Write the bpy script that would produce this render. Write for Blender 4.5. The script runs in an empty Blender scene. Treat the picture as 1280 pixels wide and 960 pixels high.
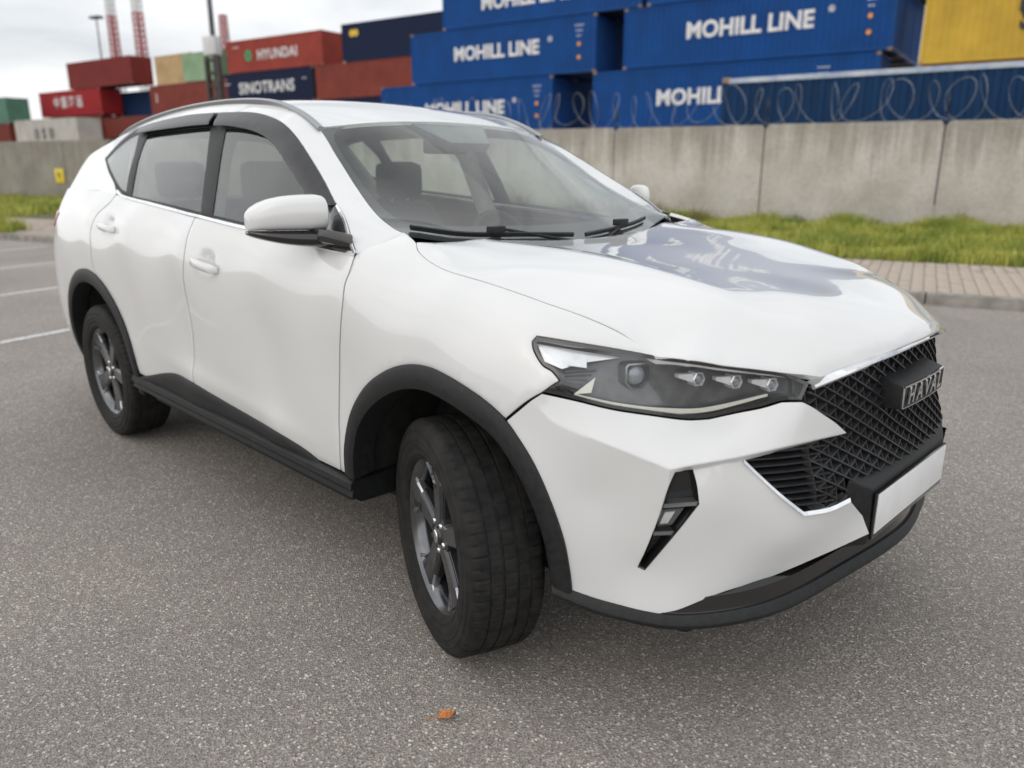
import bpy, bmesh, math, random
import numpy as np
from mathutils import Vector, Matrix
from mathutils.geometry import delaunay_2d_cdt
random.seed(7); rng=np.random.default_rng(7)
scene=bpy.context.scene
R=math.radians
# ================= camera =================
camd=bpy.data.cameras.new('camera'); cam=bpy.data.objects.new('camera',camd); scene.collection.objects.link(cam); scene.camera=cam
CAMPOS=Vector((1.5962,-2.1904,1.4016)); YAW=2.3558; PITCH=-.2747
fw=Vector((math.cos(YAW)*math.cos(PITCH),math.sin(YAW)*math.cos(PITCH),math.sin(PITCH)))
cam.location=CAMPOS; cam.rotation_euler=fw.to_track_quat('-Z','Y').to_euler()
camd.sensor_width=36; camd.lens=36*969.6/1280; camd.clip_start=.05; camd.clip_end=3000
camd.dof.use_dof=True; camd.dof.focus_distance=2.25; camd.dof.aperture_fstop=camd.lens*.001/.0135
scene.render.resolution_x=1024; scene.render.resolution_y=768
# ================= sky =================
SUN_AZ=R(-95); SUN_EL=R(40)          # direction towards the sun, angle from +x
world=bpy.data.worlds.new('World'); scene.world=world; world.use_nodes=True
nt=world.node_tree; nt.nodes.clear()
def wn(t,**k):
    n=nt.nodes.new(t)
    for a,b in k.items(): setattr(n,a,b)
    return n
out=wn('ShaderNodeOutputWorld'); bg=wn('ShaderNodeBackground'); sky=wn('ShaderNodeTexSky')
sky.sky_type='NISHITA'; sky.sun_disc=False; sky.sun_elevation=SUN_EL; sky.sun_rotation=math.pi/2-SUN_AZ
sky.air_density=1.0; sky.dust_density=6.0
geo=wn('ShaderNodeTexCoord'); mp=wn('ShaderNodeMapping'); mp.inputs['Scale'].default_value=(1,1,3.2)
nz=wn('ShaderNodeTexNoise'); nz.inputs['Scale'].default_value=2.1; nz.inputs['Detail'].default_value=7; nz.inputs['Roughness'].default_value=.55; nz.inputs['Distortion'].default_value=.35
rp=wn('ShaderNodeValToRGB'); e=rp.color_ramp.elements
e[0].position=.30; e[0].color=(6.2,6.6,7.0,1); e[1].position=.60; e[1].color=(11.4,11.5,11.6,1)
m=e.new(.47); m.color=(9.1,9.4,9.7,1)
cov=wn('ShaderNodeValToRGB'); cov.color_ramp.elements[0].position=.25; cov.color_ramp.elements[0].color=(.66,.66,.66,1); cov.color_ramp.elements[1].position=.45; cov.color_ramp.elements[1].color=(.80,.80,.80,1)
mx=wn('ShaderNodeMixRGB')
L=nt.links.new
L(geo.outputs['Generated'],mp.inputs['Vector']); L(mp.outputs['Vector'],nz.inputs['Vector']); L(nz.outputs['Fac'],rp.inputs['Fac']); L(nz.outputs['Fac'],cov.inputs['Fac'])
L(cov.outputs['Color'],mx.inputs['Fac']); L(sky.outputs['Color'],mx.inputs['Color1']); L(rp.outputs['Color'],mx.inputs['Color2'])
L(mx.outputs['Color'],bg.inputs['Color']); bg.inputs['Strength'].default_value=.1; L(bg.outputs['Background'],out.inputs['Surface'])
sund=bpy.data.lights.new('sun','SUN'); sun=bpy.data.objects.new('sun',sund); scene.collection.objects.link(sun)
sund.energy=.95; sund.angle=R(176); sund.color=(1,.975,.94)
sd=Vector((math.cos(SUN_AZ)*math.cos(SUN_EL),math.sin(SUN_AZ)*math.cos(SUN_EL),math.sin(SUN_EL)))
sun.rotation_euler=(-sd).to_track_quat('-Z','Y').to_euler()
vs=scene.view_settings; vs.view_transform='Standard'; vs.look='None'; vs.exposure=.12; vs.gamma=1
scene.render.engine='CYCLES'
# ================= materials =================
MATS={}
def mat(name,base=(.5,.5,.5),rough=.5,metal=0,coat=0,spec=.5,**k):
    m=bpy.data.materials.new(name); m.use_nodes=True; b=m.node_tree.nodes['Principled BSDF']
    b.inputs['Base Color'].default_value=(*base,1); b.inputs['Roughness'].default_value=rough; b.inputs['Metallic'].default_value=metal
    b.inputs['Coat Weight'].default_value=coat; b.inputs['Coat Roughness'].default_value=k.get('coat_rough',.03); b.inputs['Specular IOR Level'].default_value=spec
    MATS[name]=m; return m
def N(m,t,**k):
    n=m.node_tree.nodes.new(t)
    for a,b in k.items():
        if a.startswith('i_'): n.inputs[a[2:].replace('_',' ')].default_value=b
        else: setattr(n,a,b)
    return n
def LK(m,a,b): m.node_tree.links.new(a,b)
def BS(m): return m.node_tree.nodes['Principled BSDF']
def noise_color(m,c0,c1,scale,lo=.35,hi=.65,detail=6,bump=0,bscale=None,coord='Object',rough=None):
    """procedural grain: base colour between c0 and c1, optional bump and roughness variation"""
    tc=N(m,'ShaderNodeTexCoord'); nz=N(m,'ShaderNodeTexNoise',i_Scale=scale,i_Detail=detail)
    r=N(m,'ShaderNodeValToRGB'); r.color_ramp.elements[0].position=lo; r.color_ramp.elements[1].position=hi
    r.color_ramp.elements[0].color=(*c0,1); r.color_ramp.elements[1].color=(*c1,1)
    LK(m,tc.outputs[coord],nz.inputs['Vector']); LK(m,nz.outputs['Fac'],r.inputs['Fac']); LK(m,r.outputs['Color'],BS(m).inputs['Base Color'])
    if bump:
        n2=N(m,'ShaderNodeTexNoise',i_Scale=bscale or scale,i_Detail=4); b=N(m,'ShaderNodeBump',i_Strength=bump,i_Distance=.01)
        LK(m,tc.outputs[coord],n2.inputs['Vector']); LK(m,n2.outputs['Fac'],b.inputs['Height']); LK(m,b.outputs['Normal'],BS(m).inputs['Normal'])
    if rough:
        mr=N(m,'ShaderNodeMapRange'); mr.inputs['To Min'].default_value=rough[0]; mr.inputs['To Max'].default_value=rough[1]
        LK(m,nz.outputs['Fac'],mr.inputs['Value']); LK(m,mr.outputs['Result'],BS(m).inputs['Roughness'])
    return m
PAINT=mat('white_paint',(.68,.69,.69),.35,0,1.0); noise_color(PAINT,(.665,.675,.675),(.695,.70,.70),2.2); BS(PAINT).inputs['Coat IOR'].default_value=1.6
PAINT_B=PAINT.copy(); PAINT_B.name='white_paint_moulded'; MATS['pb']=PAINT_B; bv_=N(PAINT_B,'ShaderNodeBevel',samples=6,i_Radius=.009); LK(PAINT_B,bv_.outputs['Normal'],BS(PAINT_B).inputs['Normal']); LK(PAINT_B,bv_.outputs['Normal'],BS(PAINT_B).inputs['Coat Normal'])
BLACKP=mat('black_plastic',(.013,.014,.015),.5,spec=.36); noise_color(BLACKP,(.009,.010,.011),(.018,.019,.020),60,bump=.15,bscale=900,rough=(.42,.58))
GLOSSB=mat('gloss_black',(.012,.012,.013),.12,0,.6)
GREYP=mat('grey_trim',(.10,.105,.11),.4); noise_color(GREYP,(.09,.095,.10),(.12,.125,.13),40,rough=(.33,.45))
CHROME=mat('chrome',(.78,.79,.80),.08,1); noise_color(CHROME,(.72,.73,.74),(.82,.83,.84),30)
SATIN=mat('satin_silver',(.33,.34,.35),.32,.9)
RUBBER=mat('rubber',(.012,.012,.012),.75,spec=.3); noise_color(RUBBER,(.008,.008,.008),(.022,.021,.020),25,bump=.2,bscale=300,rough=(.62,.85))
RIM=mat('rim_paint',(.035,.037,.041),.25,.35,.6); noise_color(RIM,(.028,.030,.034),(.046,.048,.052),18)
RIMF=mat('rim_face',(.42,.43,.45),.28,.9,.3); noise_color(RIMF,(.36,.37,.39),(.48,.49,.51),40)
DARK=mat('dark_void',(.008,.008,.008),.9)
LINER=mat('wheel_liner',(.016,.016,.016),.95); noise_color(LINER,(.012,.012,.012),(.028,.026,.024),20)
CLOTH=mat('seat_fabric',(.03,.03,.032),.85); noise_color(CLOTH,(.022,.022,.024),(.042,.042,.044),120)
DASH=mat('dash_plastic',(.03,.03,.03),.6); noise_color(DASH,(.024,.024,.025),(.04,.04,.041),80)
LINING=mat('headliner',(.55,.54,.52),.9); noise_color(LINING,(.52,.51,.49),(.58,.57,.55),90)
DISC=mat('brake_disc',(.3,.3,.3),.4,1); noise_color(DISC,(.22,.22,.22),(.36,.35,.34),50)
CREAM=mat('drl_diffuser',(.72,.71,.62),.3,0,.5)
REFL=mat('reflector',(.80,.81,.82),.2,.45); noise_color(REFL,(.7,.71,.72),(.86,.87,.88),25)
HOUSE=mat('lamp_housing',(.12,.125,.13),.3,.3,.4); noise_color(HOUSE,(.10,.105,.11),(.15,.155,.16),30)
TAIL=mat('tail_lens',(.35,.015,.015),.12,0,.8)
WHITEPL=mat('plate_white',(.80,.80,.80),.4); noise_color(WHITEPL,(.77,.77,.77),(.82,.82,.82),15)
def glass(name,tint,ior=1.5,rough=0.0,dirt=.04):
    m=bpy.data.materials.new(name); m.use_nodes=True; t=m.node_tree; t.nodes.clear(); MATS[name]=m
    o=N(m,'ShaderNodeOutputMaterial'); tr=N(m,'ShaderNodeBsdfTransparent'); gl=N(m,'ShaderNodeBsdfGlossy'); lw=N(m,'ShaderNodeLayerWeight',i_Blend=.5); pw=N(m,'ShaderNodeMath',operation='POWER'); pw.inputs[1].default_value=4.2; fr=N(m,'ShaderNodeMapRange'); f0=((ior-1)/(ior+1))**2; fr.inputs['To Min'].default_value=f0; LK(m,lw.outputs['Facing'],pw.inputs[0]); LK(m,pw.outputs[0],fr.inputs['Value']); mx=N(m,'ShaderNodeMixShader')
    df=N(m,'ShaderNodeBsdfDiffuse'); df.inputs['Color'].default_value=(.55,.56,.55,1); m2=N(m,'ShaderNodeMixShader')
    tc=N(m,'ShaderNodeTexCoord'); nz=N(m,'ShaderNodeTexNoise',i_Scale=3.5,i_Detail=6); mr=N(m,'ShaderNodeMapRange'); mr.inputs['From Min'].default_value=.35; mr.inputs['From Max'].default_value=.75; mr.inputs['To Max'].default_value=dirt
    LK(m,tc.outputs['Object'],nz.inputs['Vector']); LK(m,nz.outputs['Fac'],mr.inputs['Value'])
    tr.inputs['Color'].default_value=(*tint,1); gl.inputs['Roughness'].default_value=rough; gl.inputs['Color'].default_value=(1,1,1,1)
    LK(m,mr.outputs['Result'],m2.inputs['Fac']); LK(m,tr.outputs[0],m2.inputs[1]); LK(m,df.outputs[0],m2.inputs[2])
    LK(m,fr.outputs[0],mx.inputs['Fac']); LK(m,m2.outputs[0],mx.inputs[1]); LK(m,gl.outputs[0],mx.inputs[2]); LK(m,mx.outputs[0],o.inputs['Surface']); return m
GLASS_W=glass('windshield_glass',(.90,.95,.925),1.62,0,.035)
GLASS_S=glass('side_glass',(.56,.63,.61),1.75,0,.03)
LENS=glass('lamp_lens',(.96,.97,.98),1.5,0,.02)
# ================= object helpers =================
COL=scene.collection
def empty(name,loc=(0,0,0),rz=0,label=None,cat=None,group=None):
    o=bpy.data.objects.new(name,None); COL.objects.link(o); o.location=loc; o.rotation_euler=(0,0,rz); o.empty_display_size=.2
    tag(o,label,cat,group); return o
def tag(o,label=None,cat=None,group=None,kind=None):
    if label: o['label']=label
    if cat: o['category']=cat
    if group: o['group']=group
    if kind: o['kind']=kind
    return o
def obj(name,V,F,m,parent=None,smooth=True,auto=None):
    me=bpy.data.meshes.new(name); me.from_pydata([tuple(map(float,v)) for v in V],[],[tuple(map(int,f)) for f in F]); 
    if m: me.materials.append(m)
    if smooth:
        me.polygons.foreach_set('use_smooth',[True]*len(me.polygons))
        if auto is not None: me.set_sharp_from_angle(angle=R(auto))
    me.update(); o=bpy.data.objects.new(name,me); COL.objects.link(o); o.parent=parent; return o
def link(name,me,parent=None,mw=None):
    o=bpy.data.objects.new(name,me); COL.objects.link(o); o.parent=parent
    if mw is not None: o.matrix_local=mw
    return o
def mirror(o,parent=None):
    """the same part on the car's left side"""
    me=o.data.copy(); n=len(me.vertices); co=np.empty(n*3,'f'); me.vertices.foreach_get('co',co); co=co.reshape(-1,3); co[:,1]*=-1
    me.vertices.foreach_set('co',co.ravel()); me.flip_normals(); me.update()
    c=bpy.data.objects.new(o.name.split('.')[0],me); COL.objects.link(c); c.parent=parent or o.parent; return c
class MB:
    def __init__(s): s.V=[]; s.F=[]
    def add(s,V,F):
        b=len(s.V); s.V+=[tuple(v) for v in V]; s.F+=[tuple(b+i for i in f) for f in F]
    def box(s,lo,hi,M=None):
        x0,y0,z0=lo; x1,y1,z1=hi
        V=[(x0,y0,z0),(x1,y0,z0),(x1,y1,z0),(x0,y1,z0),(x0,y0,z1),(x1,y0,z1),(x1,y1,z1),(x0,y1,z1)]
        if M is not None: V=[tuple(M@Vector(v)) for v in V]
        s.add(V,[(0,3,2,1),(4,5,6,7),(0,1,5,4),(1,2,6,5),(2,3,7,6),(3,0,4,7)])
    def tube(s,pts,r,n=8,cap=True,ry=None,up=None):
        P=[np.array(p,float) for p in pts]; rs=r if hasattr(r,'__len__') else [r]*len(P); b=len(s.V)
        u=np.array(up if up is not None else (0,0,1.),float)
        for i,p in enumerate(P):
            t=P[min(i+1,len(P)-1)]-P[max(i-1,0)]; t/=np.linalg.norm(t)+1e-9
            a=u-t*(u@t)
            if np.linalg.norm(a)<1e-3: a=np.array([1.,0,0])-t*t[0]
            a/=np.linalg.norm(a); c=np.cross(t,a)
            for k in range(n):
                q=2*math.pi*k/n; s.V.append(tuple(p+rs[i]*(c*math.cos(q)*(ry or 1)+a*math.sin(q))))
        for i in range(len(P)-1):
            for k in range(n): s.F.append((b+i*n+k,b+i*n+(k+1)%n,b+(i+1)*n+(k+1)%n,b+(i+1)*n+k))
        if cap: s.F.append(tuple(b+k for k in range(n))[::-1]); s.F.append(tuple(b+(len(P)-1)*n+k for k in range(n)))
    def loft(s,rings,close=True,cap=True):
        b=len(s.V); n=len(rings[0])
        for r in rings: s.V+=[tuple(p) for p in r]
        m=n if close else n-1
        for i in range(len(rings)-1):
            for k in range(m): s.F.append((b+i*n+k,b+i*n+(k+1)%n,b+(i+1)*n+(k+1)%n,b+(i+1)*n+k))
        if cap and close: s.F.append(tuple(b+k for k in range(n))[::-1]); s.F.append(tuple(b+(len(rings)-1)*n+k for k in range(n)))
    def build(s,name,m,parent=None,smooth=False,auto=None,bevel=0,fix=True):
        o=obj(name,s.V,s.F,m,parent,smooth,auto)
        if fix or bevel:
            bm=bmesh.new(); bm.from_mesh(o.data)
            if bevel:
                bmesh.ops.remove_doubles(bm,verts=bm.verts,dist=1e-5)
                bmesh.ops.bevel(bm,geom=[e for e in bm.edges if e.is_manifold and e.calc_face_angle(0)>R(30)],offset=bevel,segments=2,profile=.6,affect='EDGES',clamp_overlap=True)
            if fix: bmesh.ops.recalc_face_normals(bm,faces=bm.faces)
            bm.to_mesh(o.data); bm.free()
            if smooth or bevel:
                o.data.polygons.foreach_set('use_smooth',[True]*len(o.data.polygons)); o.data.set_sharp_from_angle(angle=R(auto or 40))
        return o
def resample(P,step,closed=True,corner=38):
    """Catmull-Rom through points, keeping corners sharp"""
    P=np.array(P,float); n=len(P); out=[]
    def cos(i):
        a=P[i]-P[i-1]; b=P[(i+1)%n]-P[i]; return a@b/(np.linalg.norm(a)*np.linalg.norm(b)+1e-12)
    sharp=[cos(i)<math.cos(R(corner)) for i in range(n)]
    if not closed: sharp[0]=sharp[-1]=True
    for i in range(n if closed else n-1):
        p1=P[i]; p2=P[(i+1)%n]; Ld=np.linalg.norm(p2-p1)
        if Ld<1e-5: continue
        p0=P[i-1] if not sharp[i] else p1-(p2-p1); p3=P[(i+2)%n] if not sharp[(i+1)%n] else p2+(p2-p1)
        d0=np.linalg.norm(p1-p0)+1e-9; d2=np.linalg.norm(p3-p2)+1e-9
        m1=(p2-p0)/(d0+Ld)*Ld; m2=(p3-p1)/(d2+Ld)*Ld
        if sharp[i]: m1=p2-p1
        if sharp[(i+1)%n]: m2=p2-p1
        k=max(1,int(math.ceil(Ld/step)))
        for j in range(k):
            t=j/k; out.append((2*t**3-3*t**2+1)*p1+(t**3-2*t**2+t)*m1+(-2*t**3+3*t**2)*p2+(t**3-t**2)*m2)
    if not closed: out.append(P[-1])
    return np.array(out)
def inside(Q,poly):
    x,y=Q[:,0],Q[:,1]; r=np.zeros(len(Q),bool); n=len(poly)
    for i in range(n):
        x0,y0=poly[i]; x1,y1=poly[i-1]
        if y0==y1: continue
        c=((y0>y)!=(y1>y))&(x<(x1-x0)*(y-y0)/(y1-y0)+x0); r^=c
    return r
def segdist(Q,poly):
    d=np.full(len(Q),1e9)
    for i in range(len(poly)):
        a=poly[i-1]; b=poly[i]; ab=b-a; t=np.clip(((Q-a)@ab)/(ab@ab+1e-15),0,1); d=np.minimum(d,np.linalg.norm(Q-a-t[:,None]*ab,axis=1))
    return d
def area(p): return .5*np.sum(p[:,0]*np.roll(p[:,1],-1)-np.roll(p[:,0],-1)*p[:,1])
def offset_poly(p,d):
    """move a CCW polygon inwards by d"""
    a=p-np.roll(p,1,0); b=np.roll(p,-1,0)-p
    na=np.stack([-a[:,1],a[:,0]],1); nb=np.stack([-b[:,1],b[:,0]],1)
    na/=np.linalg.norm(na,axis=1)[:,None]+1e-12; nb/=np.linalg.norm(nb,axis=1)[:,None]+1e-12
    n=na+nb; l=np.linalg.norm(n,axis=1)[:,None]; n/=l+1e-9; c=np.clip((n*na).sum(1),.45,1)[:,None]
    return p+n*d/c
def panel(name,outline,surf,m,parent=None,res=.03,gap=.002,thick=.014,off=0.,holes=(),disp=None,step=.015,edge=.0025,corner=38,both=True,exact=False):
    """sheet-metal panel: an outline filled over a smooth master surface, with rounded edge and a return flange"""
    P=resample(outline,step,True,corner); ab=surf.ab(P); ht=(P@surf.n-surf.h(ab)) if exact else None
    if area(ab)<0: ab=ab[::-1]
    ab=offset_poly(ab,gap)
    loops=[ab]
    for h in holes:
        q=surf.ab(resample(h,step,True,corner))
        if area(q)>0: q=q[::-1]
        loops.append(offset_poly(q,gap))
    V=[];E=[]
    for l in loops:
        b=len(V); V+=[tuple(v) for v in l]; E+=[(b+i,b+(i+1)%len(l)) for i in range(len(l))]
    nb=len(V); inn=offset_poly(ab,.006); 
    lo=ab.min(0); hi=ab.max(0); xs=np.arange(lo[0],hi[0],res); ys=np.arange(lo[1],hi[1],res*.87)
    g=np.array([(x+(res/2 if j%2 else 0),y) for j,y in enumerate(ys) for x in xs]) if len(xs) and len(ys) else np.zeros((0,2))
    Q=np.vstack([inn,g]) if len(g) else inn
    k=inside(Q,ab); d=segdist(Q,ab); k&=np.where(np.arange(len(Q))<len(inn),d>.0045,d>.006+res*.35)
    for l in loops[1:]: k&=~inside(Q,l); k&=segdist(Q,l)>res*.4
    V+=[tuple(v) for v in Q[k]]
    r=delaunay_2d_cdt([Vector(v) for v in V],E,[],0,1e-6)
    vv=np.array([tuple(v) for v in r[0]]); tri=np.array([f for f in r[2]],int)
    c=vv[tri].mean(1); ok=inside(c,ab)
    for l in loops[1:]: ok&=~inside(c,l)
    tri=tri[ok]; nr=surf.nrm(vv); X=surf.pt(vv)+nr*off
    if disp is not None: X=X+nr*disp(X)[:,None]
    bd=np.minimum.reduce([segdist(vv,l) for l in loops]); X=X-nr*(edge*np.clip(1-bd/.005,0,1))[:,None]
    used=np.zeros(len(vv),bool); used[tri.ravel()]=True; mp=np.cumsum(used)-1; X=X[used]; tri=mp[tri]; VV=[tuple(x) for x in X]; FF=[tuple(t) for t in tri]
    if thick:
        for l in loops:
            nl=surf.nrm(l); A=surf.pt(l)+nl*off
            if disp is not None: A=A+nl*disp(A)[:,None]
            A=A-nl*edge; B=A-nl*thick; b=len(VV); n=len(l); VV+=[tuple(x) for x in A]+[tuple(x) for x in B]
            FF+=[(b+i,b+n+i,b+n+(i+1)%n,b+(i+1)%n) for i in range(n)]
    o=obj(name,VV,FF,m,parent)
    if both: return [o,mirror(o)]
    return [o]
def sweep(name,curve,profile,surf,m,parent,flip=1,closed=False,both=True,auto=50,step=.02):
    """profile [(outward along in-plane normal, height off the surface)] swept along a curve lying on a master surface"""
    P=resample(curve,step,False); ab=surf.ab(P); t=np.gradient(ab,axis=0); t/=np.linalg.norm(t,axis=1)[:,None]; pn=np.stack([-t[:,1],t[:,0]],1)*flip
    mb=MB(); rings=[]
    cols=[]
    for a,h in profile:
        q=ab+pn*a; cols.append(surf.pt(q)+surf.nrm(q)*h)
    rings=[[cols[j][i] for j in range(len(profile))] for i in range(len(P))]
    mb.loft(rings,close=True,cap=True); o=mb.build(name,m,parent,True,auto)
    return [o,mirror(o)] if both else [o]
# ---------- thin-plate surfaces over a plane frame ----------
class Surf:
    """smooth sheet: height along n over the plane (e1,e2), thin-plate spline through control points"""
    def __init__(s, pts, n, e1, lam=1e-4):
        n=np.array(n,float); n/=np.linalg.norm(n); e1=np.array(e1,float); e1-=n*(e1@n); e1/=np.linalg.norm(e1)
        s.n=n; s.e1=e1; s.e2=np.cross(n,e1)
        P=np.array(pts,float); a=P@s.e1; b=P@s.e2; h=P@n
        s.c=np.stack([a,b],1); m=len(P)
        K=s.k(s.c,s.c)+lam*np.eye(m); Q=np.stack([np.ones(m),a,b],1)
        A=np.zeros((m+3,m+3)); A[:m,:m]=K; A[:m,m:]=Q; A[m:,:m]=Q.T
        s.w=np.linalg.solve(A,np.concatenate([h,np.zeros(3)]))
    @staticmethod
    def k(p,q):
        d2=((p[:,None,:]-q[None,:,:])**2).sum(2); return 0.5*d2*np.log(d2+1e-12)
    def h(s,ab):
        ab=np.atleast_2d(np.asarray(ab,float)); return s.k(ab,s.c)@s.w[:-3]+s.w[-3]+ab@s.w[-2:]
    def ab(s,P):
        P=np.atleast_2d(np.asarray(P,float)); return np.stack([P@s.e1,P@s.e2],1)
    def pt(s,ab,off=0.0):
        ab=np.atleast_2d(np.asarray(ab,float)); return ab[:,:1]*s.e1+ab[:,1:]*s.e2+(s.h(ab)+off)[:,None]*s.n
    def drop(s,P,off=0.0): return s.pt(s.ab(P),off)
    def nrm(s,ab):
        ab=np.atleast_2d(np.asarray(ab,float)); e=1e-3
        ga=(s.h(ab+[e,0])-s.h(ab-[e,0]))/(2*e); gb=(s.h(ab+[0,e])-s.h(ab-[0,e]))/(2*e)
        N=s.n-ga[:,None]*s.e1-gb[:,None]*s.e2; return N/np.linalg.norm(N,axis=1)[:,None]
def secs(T):  # {x:[(w,z)..]} -> points on the right hand (y<0) side
    return [(x,-w,z) for x,L in T for w,z in L]
def both(P): return [p for p in P]+[(p[0],-p[1],p[2]) for p in P if abs(p[1])>1e-6]
SIDE=secs([
(-3.62,[(.66,.30),(.735,.45),(.765,.62),(.775,.78),(.765,.92),(.735,1.05),(.68,1.17)]),
(-3.45,[(.77,.30),(.845,.45),(.868,.62),(.872,.78),(.864,.92),(.845,1.05),(.80,1.17),(.74,1.27)]),
(-3.2,[(.84,.30),(.885,.45),(.905,.62),(.912,.78),(.908,.92),(.895,1.05),(.855,1.17),(.80,1.27)]),
(-2.725,[(.86,.30),(.905,.45),(.918,.62),(.922,.78),(.922,.92),(.912,1.05),(.878,1.17),(.825,1.26)]),
(-2.2,[(.865,.28),(.898,.40),(.908,.52),(.902,.66),(.908,.86),(.913,1.02),(.885,1.16),(.825,1.25)]),
(-1.6,[(.865,.28),(.898,.40),(.908,.50),(.893,.62),(.900,.84),(.913,1.0),(.89,1.12),(.835,1.215)]),
(-0.9,[(.865,.28),(.897,.39),(.906,.47),(.893,.60),(.898,.81),(.913,.97),(.897,1.09),(.85,1.18)]),
(-0.42,[(.865,.28),(.897,.38),(.906,.48),(.902,.62),(.904,.80),(.912,.95),(.897,1.06),(.865,1.13),(.815,1.18),(.74,1.19)]),
(0.0,[(.87,.3),(.907,.5),(.916,.65),(.918,.8),(.914,.92),(.9,1.0),(.865,1.065),(.81,1.11),(.745,1.135)]),
(0.3,[(.865,.3),(.895,.5),(.906,.65),(.906,.78),(.892,.9),(.868,.97),(.825,1.025),(.76,1.065)]),
(0.5,[(.825,.3),(.85,.5),(.862,.65),(.858,.76),(.82,.88),(.785,.94),(.745,.985),(.715,1.005)]),
(0.62,[(.765,.3),(.79,.5),(.805,.65),(.80,.75),(.74,.87),(.70,.93),(.67,.965)]),
])
S=Surf(SIDE,(0,-.8,.6),(1,0,0),lam=4e-3)
GREEN=secs([
(-0.35,[(.865,1.13),(.845,1.18)]),
(-0.6,[(.838,1.165),(.785,1.29),(.735,1.38)]),
(-1.0,[(.838,1.185),(.79,1.30),(.725,1.43),(.668,1.53)]),
(-1.6,[(.835,1.205),(.79,1.33),(.725,1.48),(.662,1.60)]),
(-2.3,[(.825,1.243),(.775,1.36),(.715,1.49),(.655,1.585)]),
(-2.8,[(.80,1.26),(.745,1.37),(.68,1.48),(.635,1.55)]),
(-3.3,[(.745,1.26),(.69,1.37),(.63,1.47)]),
])
G=Surf(GREEN,(0,-.9,.43),(1,0,0))
HOOD=both([(-.16,0,1.155),(-.19,-.3,1.163),(-.27,-.55,1.176),(-.30,-.70,1.180),
(.1,0,1.147),(.1,-.3,1.152),(.1,-.55,1.156),(.1,-.68,1.135),
(.33,0,1.122),(.33,-.3,1.128),(.33,-.52,1.131),(.33,-.66,1.094),
(.585,0,1.083),(.585,-.28,1.086),(.585,-.46,1.078),(.585,-.60,1.020),
(.8,0,1.046),(.8,-.24,1.042),(.8,-.36,1.008)])
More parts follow.
